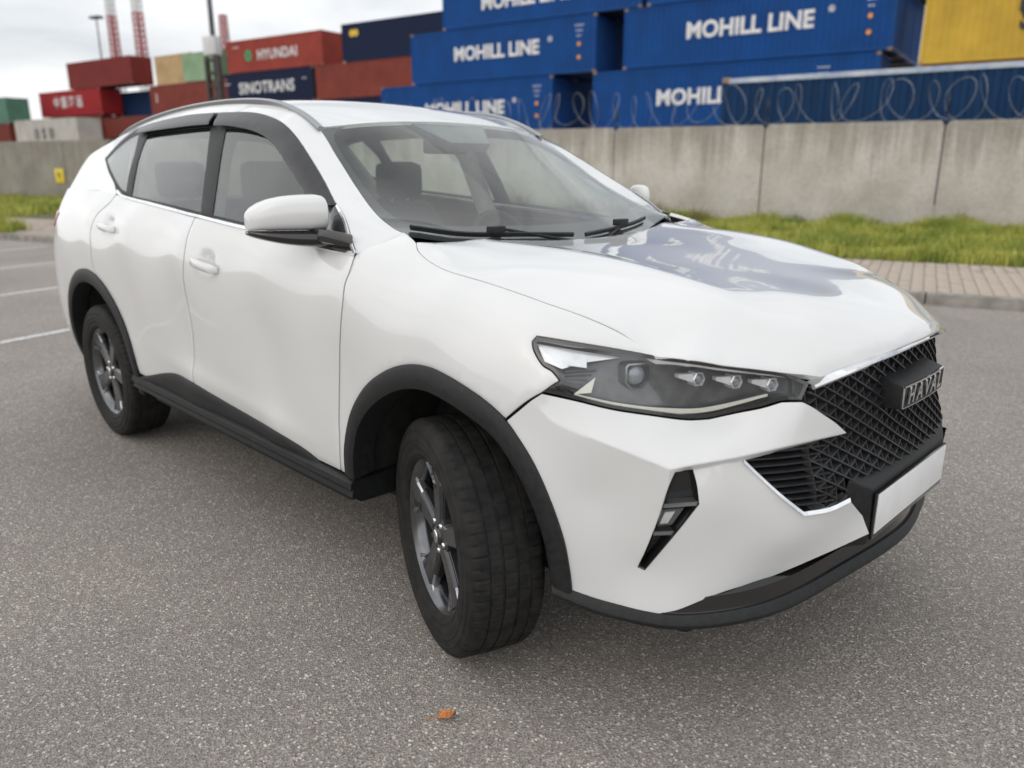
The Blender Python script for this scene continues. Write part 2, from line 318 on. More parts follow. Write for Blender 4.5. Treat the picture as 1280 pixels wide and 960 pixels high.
OUT={
'archF':[[-0.453,-0.901,0.438],[-0.441,-0.905,0.542],[-0.4,-0.904,0.651],[-0.312,-0.911,0.749],[-0.195,-0.918,0.825],[-0.094,-0.918,0.864],[0.001,-0.918,0.876],[0.08,-0.918,0.867],[0.154,-0.917,0.85],[0.226,-0.913,0.826],[0.284,-0.908,0.796],[0.33,-0.903,0.754],[0.38,-0.896,0.694],[0.423,-0.884,0.608],[0.453,-0.867,0.509],[0.463,-0.852,0.416],[0.464,-0.844,0.359]],
'archR':[[-2.26,-0.876,0.316],[-2.25,-0.896,0.415],[-2.266,-0.907,0.539],[-2.314,-0.91,0.654],[-2.389,-0.916,0.753],[-2.488,-0.921,0.829],[-2.602,-0.923,0.877],[-2.725,-0.923,0.893],[-2.85,-0.923,0.877],[-2.967,-0.922,0.829],[-3.068,-0.918,0.753],[-3.145,-0.911,0.654],[-3.193,-0.899,0.539],[-3.21,-0.874,0.415],[-3.199,-0.846,0.316]],
'hoodcut':[[-0.251,-0.745,1.184],[-0.217,-0.766,1.165],[-0.149,-0.783,1.142],[-0.051,-0.792,1.122],[0.132,-0.784,1.1],[0.284,-0.763,1.071],[0.396,-0.74,1.047],[0.498,-0.712,1.012],[0.581,-0.695,0.97]],
'front_door':[[-0.5,-0.896,0.425],[-0.485,-0.904,0.533],[-0.48,-0.904,0.624],[-0.452,-0.906,0.808],[-0.414,-0.91,0.981],[-0.41,-0.896,1.06],[-0.403,-0.881,1.098],[-0.413,-0.851,1.142],[-0.761,-0.849,1.163],[-1.147,-0.852,1.187],[-1.54,-0.845,1.204],[-1.548,-0.871,1.153],[-1.55,-0.903,1.055],[-1.569,-0.91,0.954],[-1.574,-0.906,0.888],[-1.57,-0.897,0.744],[-1.581,-0.895,0.66],[-1.592,-0.9,0.58],[-1.595,-0.9,0.425]],
'rear_door':[[-1.595,-0.9,0.425],[-1.592,-0.9,0.58],[-1.581,-0.895,0.66],[-1.57,-0.897,0.744],[-1.574,-0.906,0.888],[-1.569,-0.91,0.954],[-1.55,-0.903,1.055],[-1.548,-0.871,1.153],[-1.54,-0.845,1.204],[-2.263,-0.829,1.255],[-2.447,-0.827,1.268],[-2.494,-0.846,1.23],[-2.606,-0.871,1.174],[-2.645,-0.892,1.122],[-2.653,-0.905,1.072],[-2.648,-0.913,1.026],[-2.635,-0.921,0.93],[-2.6,-0.923,0.875],[-2.488,-0.921,0.829],[-2.389,-0.916,0.753],[-2.314,-0.91,0.654],[-2.266,-0.907,0.539],[-2.238,-0.899,0.43]],
'front_fender':[[-0.413,-0.851,1.142],[-0.403,-0.881,1.098],[-0.41,-0.896,1.06],[-0.414,-0.91,0.981],[-0.452,-0.906,0.808],[-0.48,-0.904,0.624],[-0.485,-0.904,0.533],[-0.5,-0.896,0.425],[-0.455,-0.899,0.425],[-0.453,-0.901,0.438],[-0.441,-0.905,0.542],[-0.4,-0.904,0.651],[-0.312,-0.911,0.749],[-0.195,-0.918,0.825],[-0.094,-0.918,0.864],[0.001,-0.918,0.876],[0.08,-0.918,0.867],[0.154,-0.917,0.85],[0.226,-0.913,0.826],[0.284,-0.908,0.796],[0.291,-0.907,0.795],[0.355,-0.888,0.855],[0.384,-0.875,0.877],[0.4,-0.864,0.893],[0.417,-0.851,0.908],[0.394,-0.852,0.927],[0.367,-0.858,0.939],[0.332,-0.853,0.972],[0.322,-0.846,0.989],[0.326,-0.834,1.001],[0.412,-0.793,0.993],[0.492,-0.749,0.984],[0.549,-0.714,0.975],[0.581,-0.695,0.97],[0.498,-0.712,1.012],[0.396,-0.74,1.047],[0.284,-0.763,1.071],[0.132,-0.784,1.1],[-0.051,-0.792,1.122],[-0.149,-0.783,1.142],[-0.217,-0.766,1.165],[-0.251,-0.745,1.184],[-0.343,-0.7,1.194]],
'quarter_panel':[[-2.447,-0.827,1.268],[-2.494,-0.846,1.23],[-2.606,-0.871,1.174],[-2.645,-0.892,1.122],[-2.653,-0.905,1.072],[-2.648,-0.913,1.026],[-2.635,-0.921,0.93],[-2.6,-0.923,0.875],[-2.725,-0.923,0.893],[-2.85,-0.923,0.877],[-2.967,-0.922,0.829],[-3.068,-0.918,0.753],[-3.145,-0.911,0.654],[-3.193,-0.899,0.539],[-3.21,-0.874,0.415],[-3.23,-0.868,0.4],[-3.35,-0.843,0.385],[-3.5,-0.784,0.385],[-3.6,-0.73,0.42],[-3.615,-0.776,0.7],[-3.61,-0.767,0.95],[-3.6,-0.738,1.08],[-3.56,-0.71,1.2],[-3.45,-0.743,1.265],[-3.2,-0.798,1.275],[-2.9,-0.818,1.28],[-2.65,-0.819,1.28]],
'ws_edge':[[-0.343,-0.7,1.194],[-0.412,-0.705,1.211],[-0.524,-0.69,1.251],[-0.67,-0.655,1.322],[-0.841,-0.62,1.431],[-1.011,-0.585,1.536]],
'dlo':[[-0.404,-0.857,1.143],[-0.435,-0.847,1.164],[-0.475,-0.829,1.199],[-0.529,-0.808,1.242],[-0.588,-0.791,1.278],[-0.718,-0.751,1.353],[-0.847,-0.718,1.426],[-0.99,-0.685,1.5],[-1.114,-0.664,1.551],[-1.232,-0.655,1.581],[-1.353,-0.653,1.599],[-1.492,-0.655,1.607],[-1.63,-0.657,1.611],[-1.908,-0.652,1.615],[-2.119,-0.65,1.609],[-2.432,-0.643,1.592],[-2.613,-0.64,1.574],[-2.799,-0.654,1.52],[-2.951,-0.689,1.438],[-2.756,-0.746,1.374],[-2.564,-0.789,1.31],[-2.489,-0.803,1.285],[-2.414,-0.813,1.267],[-2.287,-0.82,1.256],[-1.542,-0.834,1.208],[-1.169,-0.841,1.187],[-0.774,-0.841,1.163]],
'roofline':[[-1.011,-0.585,1.536],[-1.15,-0.59,1.592],[-1.45,-0.592,1.636],[-1.8,-0.592,1.65],[-2.2,-0.585,1.642],[-2.6,-0.572,1.615],[-2.95,-0.555,1.577],[-3.25,-0.53,1.53]],
'upper':[[-0.343,-0.7,1.194],[-0.412,-0.705,1.211],[-0.524,-0.69,1.251],[-0.67,-0.655,1.322],[-0.841,-0.62,1.431],[-1.011,-0.585,1.536],[-1.15,-0.59,1.592],[-1.45,-0.592,1.636],[-1.8,-0.592,1.65],[-2.2,-0.585,1.642],[-2.6,-0.572,1.615],[-2.95,-0.555,1.577],[-3.25,-0.53,1.53],[-3.4,-0.6,1.42],[-3.5,-0.655,1.32],[-3.56,-0.71,1.2],[-3.45,-0.743,1.265],[-3.2,-0.798,1.275],[-2.9,-0.818,1.28],[-2.65,-0.819,1.28],[-2.447,-0.827,1.268],[-2.564,-0.789,1.31],[-2.756,-0.746,1.374],[-2.951,-0.689,1.438],[-2.799,-0.654,1.52],[-2.613,-0.64,1.574],[-2.432,-0.643,1.592],[-2.119,-0.65,1.609],[-1.908,-0.652,1.615],[-1.63,-0.657,1.611],[-1.492,-0.655,1.607],[-1.353,-0.653,1.599],[-1.232,-0.655,1.581],[-1.114,-0.664,1.551],[-0.99,-0.685,1.5],[-0.847,-0.718,1.426],[-0.718,-0.751,1.353],[-0.588,-0.791,1.278],[-0.529,-0.808,1.242],[-0.475,-0.829,1.199],[-0.435,-0.847,1.164],[-0.413,-0.851,1.142]],
'pane_f':[[-1.425,-0.83,1.218],[-1.462,-0.78,1.346],[-1.509,-0.72,1.484],[-1.532,-0.689,1.546],[-1.227,-0.683,1.528],[-1.087,-0.69,1.499],[-0.96,-0.716,1.442],[-0.773,-0.761,1.337],[-0.616,-0.805,1.245],[-0.541,-0.841,1.164]],
'pane_r':[[-2.298,-0.814,1.268],[-2.337,-0.769,1.372],[-2.367,-0.715,1.481],[-2.373,-0.675,1.548],[-1.674,-0.686,1.557],[-1.596,-0.758,1.407],[-1.537,-0.827,1.225]],
'pane_q':[[-2.904,-0.697,1.433],[-2.804,-0.677,1.484],[-2.661,-0.663,1.529],[-2.526,-0.663,1.548],[-2.458,-0.717,1.464],[-2.428,-0.766,1.372],[-2.386,-0.806,1.284],[-2.466,-0.799,1.297],[-2.618,-0.77,1.344]],
'visor_f':[[-0.593,-0.791,1.278],[-0.716,-0.753,1.35],[-0.846,-0.72,1.424],[-0.988,-0.686,1.497],[-1.112,-0.665,1.548],[-1.23,-0.657,1.578],[-1.35,-0.654,1.596],[-1.49,-0.657,1.603],[-1.619,-0.658,1.607],[-1.595,-0.69,1.548],[-1.472,-0.688,1.543],[-1.309,-0.689,1.525],[-1.19,-0.695,1.501],[-1.087,-0.709,1.465],[-0.94,-0.741,1.393],[-0.797,-0.773,1.315],[-0.718,-0.794,1.266]],
'visor_r':[[-1.663,-0.659,1.608],[-1.904,-0.654,1.612],[-2.115,-0.652,1.605],[-2.373,-0.647,1.592],[-2.51,-0.646,1.578],[-2.485,-0.671,1.54],[-2.354,-0.679,1.543],[-2.061,-0.684,1.551],[-1.805,-0.686,1.555],[-1.643,-0.687,1.554]],
'belt':[[-2.442,-0.82,1.283],[-2.373,-0.828,1.265],[-2.263,-0.829,1.255],[-1.52,-0.843,1.208],[-1.147,-0.852,1.187],[-0.761,-0.849,1.163],[-0.413,-0.851,1.142]],
'sailstrip':[[-0.406,-0.856,1.146],[-0.436,-0.846,1.167],[-0.475,-0.829,1.199],[-0.529,-0.808,1.242],[-0.588,-0.791,1.278]],
'clad':[[-2.209,-0.899,0.423],[-2.104,-0.898,0.45],[-1.955,-0.897,0.488],[-1.79,-0.899,0.518],[-1.636,-0.904,0.519],[-1.441,-0.897,0.498],[-1.254,-0.893,0.483],[-0.92,-0.903,0.47],[-0.747,-0.895,0.448],[-0.669,-0.892,0.432],[-0.589,-0.89,0.407],[-0.53,-0.891,0.4],[-0.8,-0.891,0.4],[-1.6,-0.897,0.405],[-2.2,-0.897,0.405]],
'hl_top':[[0.58,-0.694,0.97],[0.65,-0.665,0.967],[0.702,-0.61,0.955],[0.754,-0.555,0.945],[0.807,-0.48,0.929],[0.86,-0.41,0.918]],
'headlight':[[0.417,-0.851,0.908],[0.394,-0.852,0.927],[0.367,-0.858,0.939],[0.332,-0.853,0.972],[0.322,-0.846,0.989],[0.326,-0.834,1.001],[0.412,-0.793,0.993],[0.492,-0.749,0.984],[0.549,-0.714,0.975],[0.58,-0.694,0.97],[0.65,-0.665,0.967],[0.702,-0.61,0.955],[0.754,-0.555,0.945],[0.807,-0.48,0.929],[0.844,-0.435,0.906],[0.84,-0.46,0.865],[0.804,-0.49,0.862],[0.772,-0.525,0.848],[0.727,-0.56,0.833],[0.682,-0.605,0.818],[0.648,-0.65,0.818],[0.589,-0.71,0.829],[0.519,-0.775,0.843],[0.448,-0.83,0.862],[0.384,-0.875,0.877]],
'ridge':[[0.415,-0.872,0.81],[0.541,-0.815,0.769],[0.673,-0.748,0.724],[0.774,-0.615,0.747],[0.842,-0.495,0.762],[0.904,-0.335,0.769]],
'bump_up':[[0.384,-0.876,0.873],[0.36,-0.888,0.853],[0.415,-0.872,0.81],[0.541,-0.815,0.769],[0.673,-0.748,0.724],[0.774,-0.615,0.747],[0.842,-0.495,0.762],[0.904,-0.335,0.769],[0.889,-0.37,0.799],[0.872,-0.405,0.824],[0.855,-0.437,0.847],[0.84,-0.46,0.861],[0.804,-0.49,0.859],[0.773,-0.525,0.845],[0.727,-0.56,0.83],[0.682,-0.605,0.815],[0.648,-0.65,0.815],[0.589,-0.71,0.826],[0.519,-0.775,0.84],[0.448,-0.83,0.859]],
'bump_corner':[[0.296,-0.906,0.792],[0.33,-0.903,0.754],[0.38,-0.896,0.694],[0.423,-0.884,0.608],[0.453,-0.867,0.509],[0.463,-0.852,0.416],[0.464,-0.844,0.359],[0.548,-0.8,0.337],[0.618,-0.762,0.334],[0.654,-0.738,0.334],[0.632,-0.745,0.384],[0.618,-0.75,0.444],[0.603,-0.76,0.451],[0.62,-0.757,0.497],[0.647,-0.75,0.589],[0.67,-0.746,0.683],[0.673,-0.748,0.724],[0.541,-0.815,0.769],[0.415,-0.872,0.81],[0.36,-0.888,0.853]],
'bump_chin':[[0.654,-0.738,0.334],[0.688,-0.71,0.346],[0.754,-0.62,0.384],[0.817,-0.5,0.403],[0.902,-0.38,0.455],[0.969,-0.278,0.5],[0.955,-0.3,0.552],[0.94,-0.365,0.613],[0.914,-0.42,0.597],[0.878,-0.48,0.593],[0.841,-0.53,0.643],[0.773,-0.6,0.733],[0.748,-0.64,0.731],[0.697,-0.69,0.715],[0.71,-0.69,0.682],[0.72,-0.69,0.634],[0.681,-0.72,0.555],[0.618,-0.75,0.444],[0.632,-0.745,0.384]],
'ridge_under':[[0.673,-0.748,0.724],[0.774,-0.615,0.747],[0.842,-0.495,0.762],[0.904,-0.335,0.769],[0.846,-0.46,0.754],[0.773,-0.6,0.733],[0.748,-0.64,0.731],[0.697,-0.69,0.715],[0.678,-0.735,0.716],[0.67,-0.746,0.683]],
'fog':[[0.67,-0.746,0.683],[0.678,-0.735,0.716],[0.697,-0.69,0.715],[0.71,-0.69,0.682],[0.72,-0.69,0.634],[0.681,-0.72,0.555],[0.618,-0.75,0.444],[0.603,-0.76,0.451],[0.62,-0.757,0.497],[0.647,-0.75,0.589]],
'chrome_low':[[0.773,-0.6,0.735],[0.803,-0.565,0.691],[0.841,-0.53,0.645],[0.878,-0.48,0.595],[0.914,-0.42,0.599],[0.94,-0.365,0.615]],
'grille':[[0.844,-0.43,0.895],[0.84,-0.455,0.865],[0.872,-0.405,0.824],[0.904,-0.335,0.769],[0.842,-0.495,0.761],[0.777,-0.6,0.734],[0.84,-0.53,0.647],[0.877,-0.48,0.599],[0.913,-0.42,0.603],[0.939,-0.365,0.62]],
'lip':[[0.418,-0.862,0.342],[0.47,-0.838,0.328],[0.55,-0.8,0.312],[0.697,-0.7,0.298],[0.84,-0.53,0.325],[0.918,-0.25,0.36],[0.955,0.0,0.38]],
}
HLP={"d0": [0.447, -0.829, 0.874], "d1": [0.526, -0.766, 0.853], "d2": [0.604, -0.692, 0.84], "d3": [0.676, -0.61, 0.839], "d4": [0.782, -0.513, 0.878], "t0": [0.445, -0.831, 0.875], "t1": [0.478, -0.789, 0.916], "t2": [0.477, -0.802, 0.88], "r0": [0.335, -0.842, 0.984], "r1": [0.516, -0.74, 0.963], "r2": [0.453, -0.794, 0.95], "r3": [0.413, -0.837, 0.934], "r4": [0.369, -0.851, 0.947], "i0": [0.419, -0.822, 0.947], "i1": [0.454, -0.794, 0.948], "g0": [0.422, -0.834, 0.929], "g1": [0.476, -0.783, 0.933], "g2": [0.42, -0.853, 0.883], "g3": [0.447, -0.829, 0.874], "m0": [0.547, -0.725, 0.924], "m1": [0.664, -0.639, 0.921], "m2": [0.724, -0.571, 0.913], "m3": [0.785, -0.51, 0.906]}
# ================= the car =================
A=lambda k: np.array(OUT[k])
def sym(P): P=np.array(P); Q=P[np.abs(P[:,1])>1e-4].copy(); Q[:,1]*=-1; return np.vstack([P,Q])
def loop_sym(half):
    """half outline from the centre line round the right side back to the centre line -> full closed outline"""
    h=np.array(half); Q=h[::-1].copy(); Q[:,1]*=-1; 
    if abs(Q[0,1])<1e-4: Q=Q[1:]
    if abs(Q[-1,1])<1e-4: Q=Q[:-1]
    return np.vstack([h,Q])
car=empty('parked_car',(0,0,0),0,'white five-door SUV with black wheel arches and dark grey wheels parked on the asphalt','car')
CARC=Vector((-1.36,0,0))
HANDLES=[(-1.372,1.035),(-2.425,1.125)]
def dimple(X):
    d=np.zeros(len(X))
    for hx,hz in HANDLES: d-=.014*np.exp(-(((X[:,0]-hx-.0)/.055)**4+((X[:,2]-hz-.012)/.024)**4))
    # lower door scallop: the sheet metal tucks in above the sill and swells out behind the front wheel
    s=np.clip((X[:,0]+2.25)/1.75,0,1); zc=.60-.12*s
    d+=.006*np.exp(-((X[:,2]-zc)/.035)**2)*(lambda q:q*q*(3-2*q))(np.clip((X[:,0]+2.2)/.7,0,1))*np.clip((-.55-X[:,0])/.3,0,1)
    return d
fd=panel('front_door',A('front_door'),S,PAINT,car,res=.022,disp=dimple,gap=.0028,edge=.0015)
rd=panel('rear_door',A('rear_door'),S,PAINT,car,res=.022,disp=dimple,gap=.0028,edge=.0015)
ff=panel('front_fender',A('front_fender'),S,PAINT,car,res=.02)
qp=panel('quarter_panel',A('quarter_panel'),S,PAINT,car,res=.025,edge=0,gap=0)
# upper body side: A-pillar, roof side, D-pillar
up_pts=[p for p in resample(A('upper'),.08)]+[S.drop([(x,-w,z)])[0] for x,w,z in [(-2.7,.85,1.225),(-2.95,.85,1.225),(-3.2,.83,1.225),(-3.42,.77,1.215),(-2.7,.88,1.16),(-3.0,.87,1.16),(-3.3,.83,1.16)]]
U=Surf(up_pts+[(-1.5,-.64,1.612),(-.86,-.668,1.435),(-1.7,-.645,1.62),(-3.1,-.72,1.40),(-3.25,-.66,1.46)],(0.1,-.74,.66),(1,0,0))
panel('body_side_frame',A('upper'),U,PAINT,car,res=.02,gap=0,edge=0)
# roof
rl=A('roofline'); head=np.array([(-.955,0,1.572),(-.957,-.2,1.568),(-.962,-.4,1.556)])
rear_edge=np.array([(-3.36,-.38,1.578),(-3.40,0,1.592)])
ROOF=Surf(sym(np.vstack([head,rl,rear_edge,[(-1.25,0,1.645),(-1.25,-.3,1.637),(-1.7,0,1.69),(-1.7,-.3,1.682),(-2.3,0,1.692),(-2.3,-.3,1.683),(-2.9,0,1.655),(-2.9,-.3,1.644)]])),(0,0,1),(1,0,0))
roof=panel('roof',loop_sym(np.vstack([head,rl,rear_edge])),ROOF,PAINT,car,res=.04,both=False,gap=.001,edge=.001,corner=50)[0]
# windshield
we=A('ws_edge')
base=np.array([(-.30,-.55,1.168),(-.20,-.3,1.150),(-.165,0,1.143)])
wsp=sym(np.vstack([we,head,base,[(-.62,0,1.385),(-.64,-.35,1.370),(-.80,0,1.484)]]))
WS=Surf(wsp,(.55,0,.83),(0,1,0))
wso=loop_sym(np.vstack([head,we[::-1],base[::1]])[:])
ws=panel('windshield',wso,WS,GLASS_W,car,res=.05,both=False,gap=.002,thick=.005,edge=0,corner=45)[0]
# black ceramic border of the windshield (a frame just inside the glass)
hole=loop_sym(np.vstack([[(-.985,0,1.548)],[(-.99,-.3,1.54)],[(-.985,-.50,1.525)],[(-.955,-.555,1.497)],[(-.86,-.585,1.44)],[(-.68,-.615,1.315)],[(-.52,-.632,1.235)],[(-.455,-.60,1.218)],[(-.385,-.45,1.212)],[(-.31,-.2,1.205)],[(-.295,0,1.203)]]))
panel('windshield_border',wso,WS,BLACKP,ws,res=.05,both=False,gap=.003,thick=0,edge=0,off=-.006,holes=[hole],corner=45)
# sensor housing behind the glass
c=np.array([(-1.0,-.19),(-1.0,.19),(-.86,.10),(-.86,-.10)]); q=np.array([(x,y,0) for x,y in c])
mb=MB(); top=[(-.985,-.20,1.545),(-.985,.20,1.545),(-.84,.105,1.463),(-.84,-.105,1.463)]; mb.loft([[WS.drop([p],-.008)[0] for p in top],[WS.drop([p],-.05)[0] for p in top]]); mb.build('sensor_housing',GREYP,ws,bevel=.006)
# hood
hc=A('hoodcut'); ht=A('hl_top'); hfront=np.array([(.907,-.30,.945),(.950,-.15,.972),(.970,0,.986)])
hrear=np.array([(-.165,0,1.158),(-.19,-.3,1.165),(-.245,-.55,1.178)])
HS=Surf(sym(np.vstack([HOOD and np.array([p for p in HOOD if p[1]<=0]),hc,ht,hfront])),(.15,0,1),(1,0,0),lam=2e-6)
hood_o=loop_sym(np.vstack([hrear,hc,ht[1:],hfront]))
def hood_disp(X):
    w=np.abs(X[:,1]); x=X[:,0]
    wc=.50-.10*np.clip((x+.2)/1.1,0,1)                     # ridge line each side of the bonnet
    r=.006*np.exp(-((w-wc)/.05)**2)*np.clip((.9-x)/.25,0,1)
    fr=np.clip((x-np.interp(w,[0,.15,.30,.41,.48,.7],[.970,.950,.907,.86,.81,.58])+.030)/.030,0,1)*np.clip((.44-w)/.05,0,1)
    return r-.012*fr**2
hood=panel('hood',hood_o,HS,PAINT,car,res=.022,both=False,disp=hood_disp,thick=.02,corner=20)[0]
# cowl
mb=MB(); rings=[]
for y in np.linspace(-.70,.70,25):
    b=np.interp(abs(y),[0,.3,.55,.70],[-.165,-.20,-.30,-.40]); zb=np.interp(abs(y),[0,.3,.55,.70],[1.143,1.15,1.168,1.19])
    rings.append([(b+.10,y,zb-.05),(b-.01,y,zb-.012),(b-.03,y,zb+.004),(b-.05,y,zb-.06)])
mb.loft(rings); mb.build('cowl',BLACKP,car,True,40)
# front bumper, three facets meeting at the ridge
Rg=A('ridge')
F1=Surf(np.vstack([resample(A('bump_up'),.05),[(.60,-.748,.785),(.74,-.612,.785),(.82,-.508,.81)]]),(.62,-.70,.35),(0.75,.66,0),lam=1e-7)
F2=Surf(np.vstack([resample(A('bump_corner'),.06),[(.50,-.825,.62),(.58,-.785,.60),(.56,-.792,.45)]]),(.42,-.90,.0),(.9,.42,0),lam=1e-7)
F3=Surf(np.vstack([resample(A('bump_chin'),.06),[(.86,-.50,.52),(.77,-.615,.55)]]),(.80,-.60,0),(.6,.8,0),lam=1e-7)
bumper=empty('front_bumper'); bumper.parent=car
RU=Surf(resample(A('ridge_under'),.03),(.35,-.3,-.9),(.7,.7,0),lam=1e-7)
pieces=[panel('bumper_piece',A(nm),s,PAINT_B,bumper,res=.02,gap=0,edge=0,thick=0,corner=14,both=False)[0] for nm,s in (('bump_up',F1),('bump_corner',F2),('bump_chin',F3),('ridge_under',RU))]
bm=bmesh.new()
for o in pieces: bm.from_mesh(o.data)
bmesh.ops.remove_doubles(bm,verts=bm.verts,dist=.004)
me=bpy.data.meshes.new('bumper_cover'); bm.to_mesh(me); bm.free(); me.materials.append(PAINT_B)
for o in pieces: bpy.data.objects.remove(o)
me.polygons.foreach_set('use_smooth',[True]*len(me.polygons)); me.set_sharp_from_angle(angle=R(24))
cover=link('bumper_cover',me,bumper); mirror(cover)
# fog slot
FG=Surf(resample(A('fog'),.03),(.6,-.8,0),(.8,.6,0))
fo=A('fog'); fc=fo.mean(0)
mb=MB(); P=resample(fo,.02,True,30); ab=FG.ab(P)
if area(ab)<0: ab=ab[::-1]
r0=FG.pt(ab,.001); r1=FG.pt(offset_poly(ab,.004),-.004); r2=FG.pt(offset_poly(ab,.012),-.035)
mb.loft([r0,r1,r2],cap=False); b=len(mb.V); mb.F.append(tuple(range(b-len(ab),b)))
slot=mb.build('fog_slot',GLOSSB,bumper,True,30); slot2=mirror(slot)
def onfog(u,v,off):   # u across 0..1, v down 0..1
    a=np.array([fo[1],fo[2],fo[4],fo[6],fo[7]]); tl,tr,mr_,br,bl=a
    L=tl+(bl-tl)*v; Rr=(tr+(mr_-tr)*v*3 if v<.333 else mr_+(br-mr_)*(v-.333)/.667); return L+(Rr-L)*u+FG.n*off
for (v0,v1,o0,mt,nm) in ((.33,.37,-.002,SATIN,'slot_bar'),(.62,.66,-.002,SATIN,'slot_bar')):
    mb=MB(); mb.loft([[onfog(.03,v0,o0),onfog(.97,v0-.02,o0),onfog(.97,v1-.02,o0),onfog(.03,v1,o0)],[onfog(.03,v0,o0-.03),onfog(.97,v0-.02,o0-.03),onfog(.97,v1-.02,o0-.03),onfog(.03,v1,o0-.03)]]); o=mb.build(nm,mt,slot); mirror(o,slot2)
mb=MB(); cc=onfog(.40,.49,-.022); 
mb.loft([[onfog(.12,.41,-.012),onfog(.72,.39,-.012),onfog(.72,.56,-.012),onfog(.12,.58,-.012)],[onfog(.05,.38,-.034),onfog(.8,.36,-.034),onfog(.8,.59,-.034),onfog(.05,.61,-.034)]]); o=mb.build('fog_lamp',HOUSE,slot,bevel=.004); o2=mirror(o,slot2)
mb=MB(); mb.loft([[onfog(.20,.43,-.008),onfog(.50,.42,-.008),onfog(.50,.54,-.008),onfog(.20,.55,-.008)],[onfog(.16,.42,-.02),onfog(.55,.41,-.02),onfog(.55,.55,-.02),onfog(.16,.56,-.02)]]); o=mb.build('fog_lens',REFL,slot,bevel=.003); mirror(o,slot2)
# lower lip
lip=A('lip'); LP=resample(np.vstack([lip,[(p[0],-p[1],p[2]) for p in lip[-2::-1]]]),.03,False,60)
tan=np.gradient(LP,axis=0); nn=np.stack([tan[:,1],-tan[:,0],0*tan[:,0]],1); nn/=np.linalg.norm(nn,axis=1)[:,None]; up=np.array([0,0,1.])
if nn[len(nn)//2,0]<0: nn=-nn
mb=MB(); mb.loft([[p+n*.004+up*.036,p+n*.010+up*.030,p+n*.016+up*.012,p+n*.012,p-n*.03-up*.012,p-n*.14-up*.012,p-n*.14+up*.03] for p,n in zip(LP,nn)]); mb.build('front_lip',BLACKP,bumper,True,35)
mb=MB(); mb.loft([[p-n*.010+up*.075,p-n*.004+up*.040,p-n*.002+up*.034,p-n*.05+up*.02,p-n*.07+up*.08] for p,n in zip(LP[3:-3],nn[3:-3])]); mb.build('lip_upper_strip',GLOSSB,bumper,True,35)
# lower intake body behind the chin, dark
mb=MB(); mb.loft([[p-n*.045+up*.26,p-n*.05+up*.02,p-n*.20+up*.02,p-n*.20+up*.26] for p,n in zip(LP[14:-14],nn[14:-14])]); mb.build('lower_intake',BLACKP,bumper,True,35)
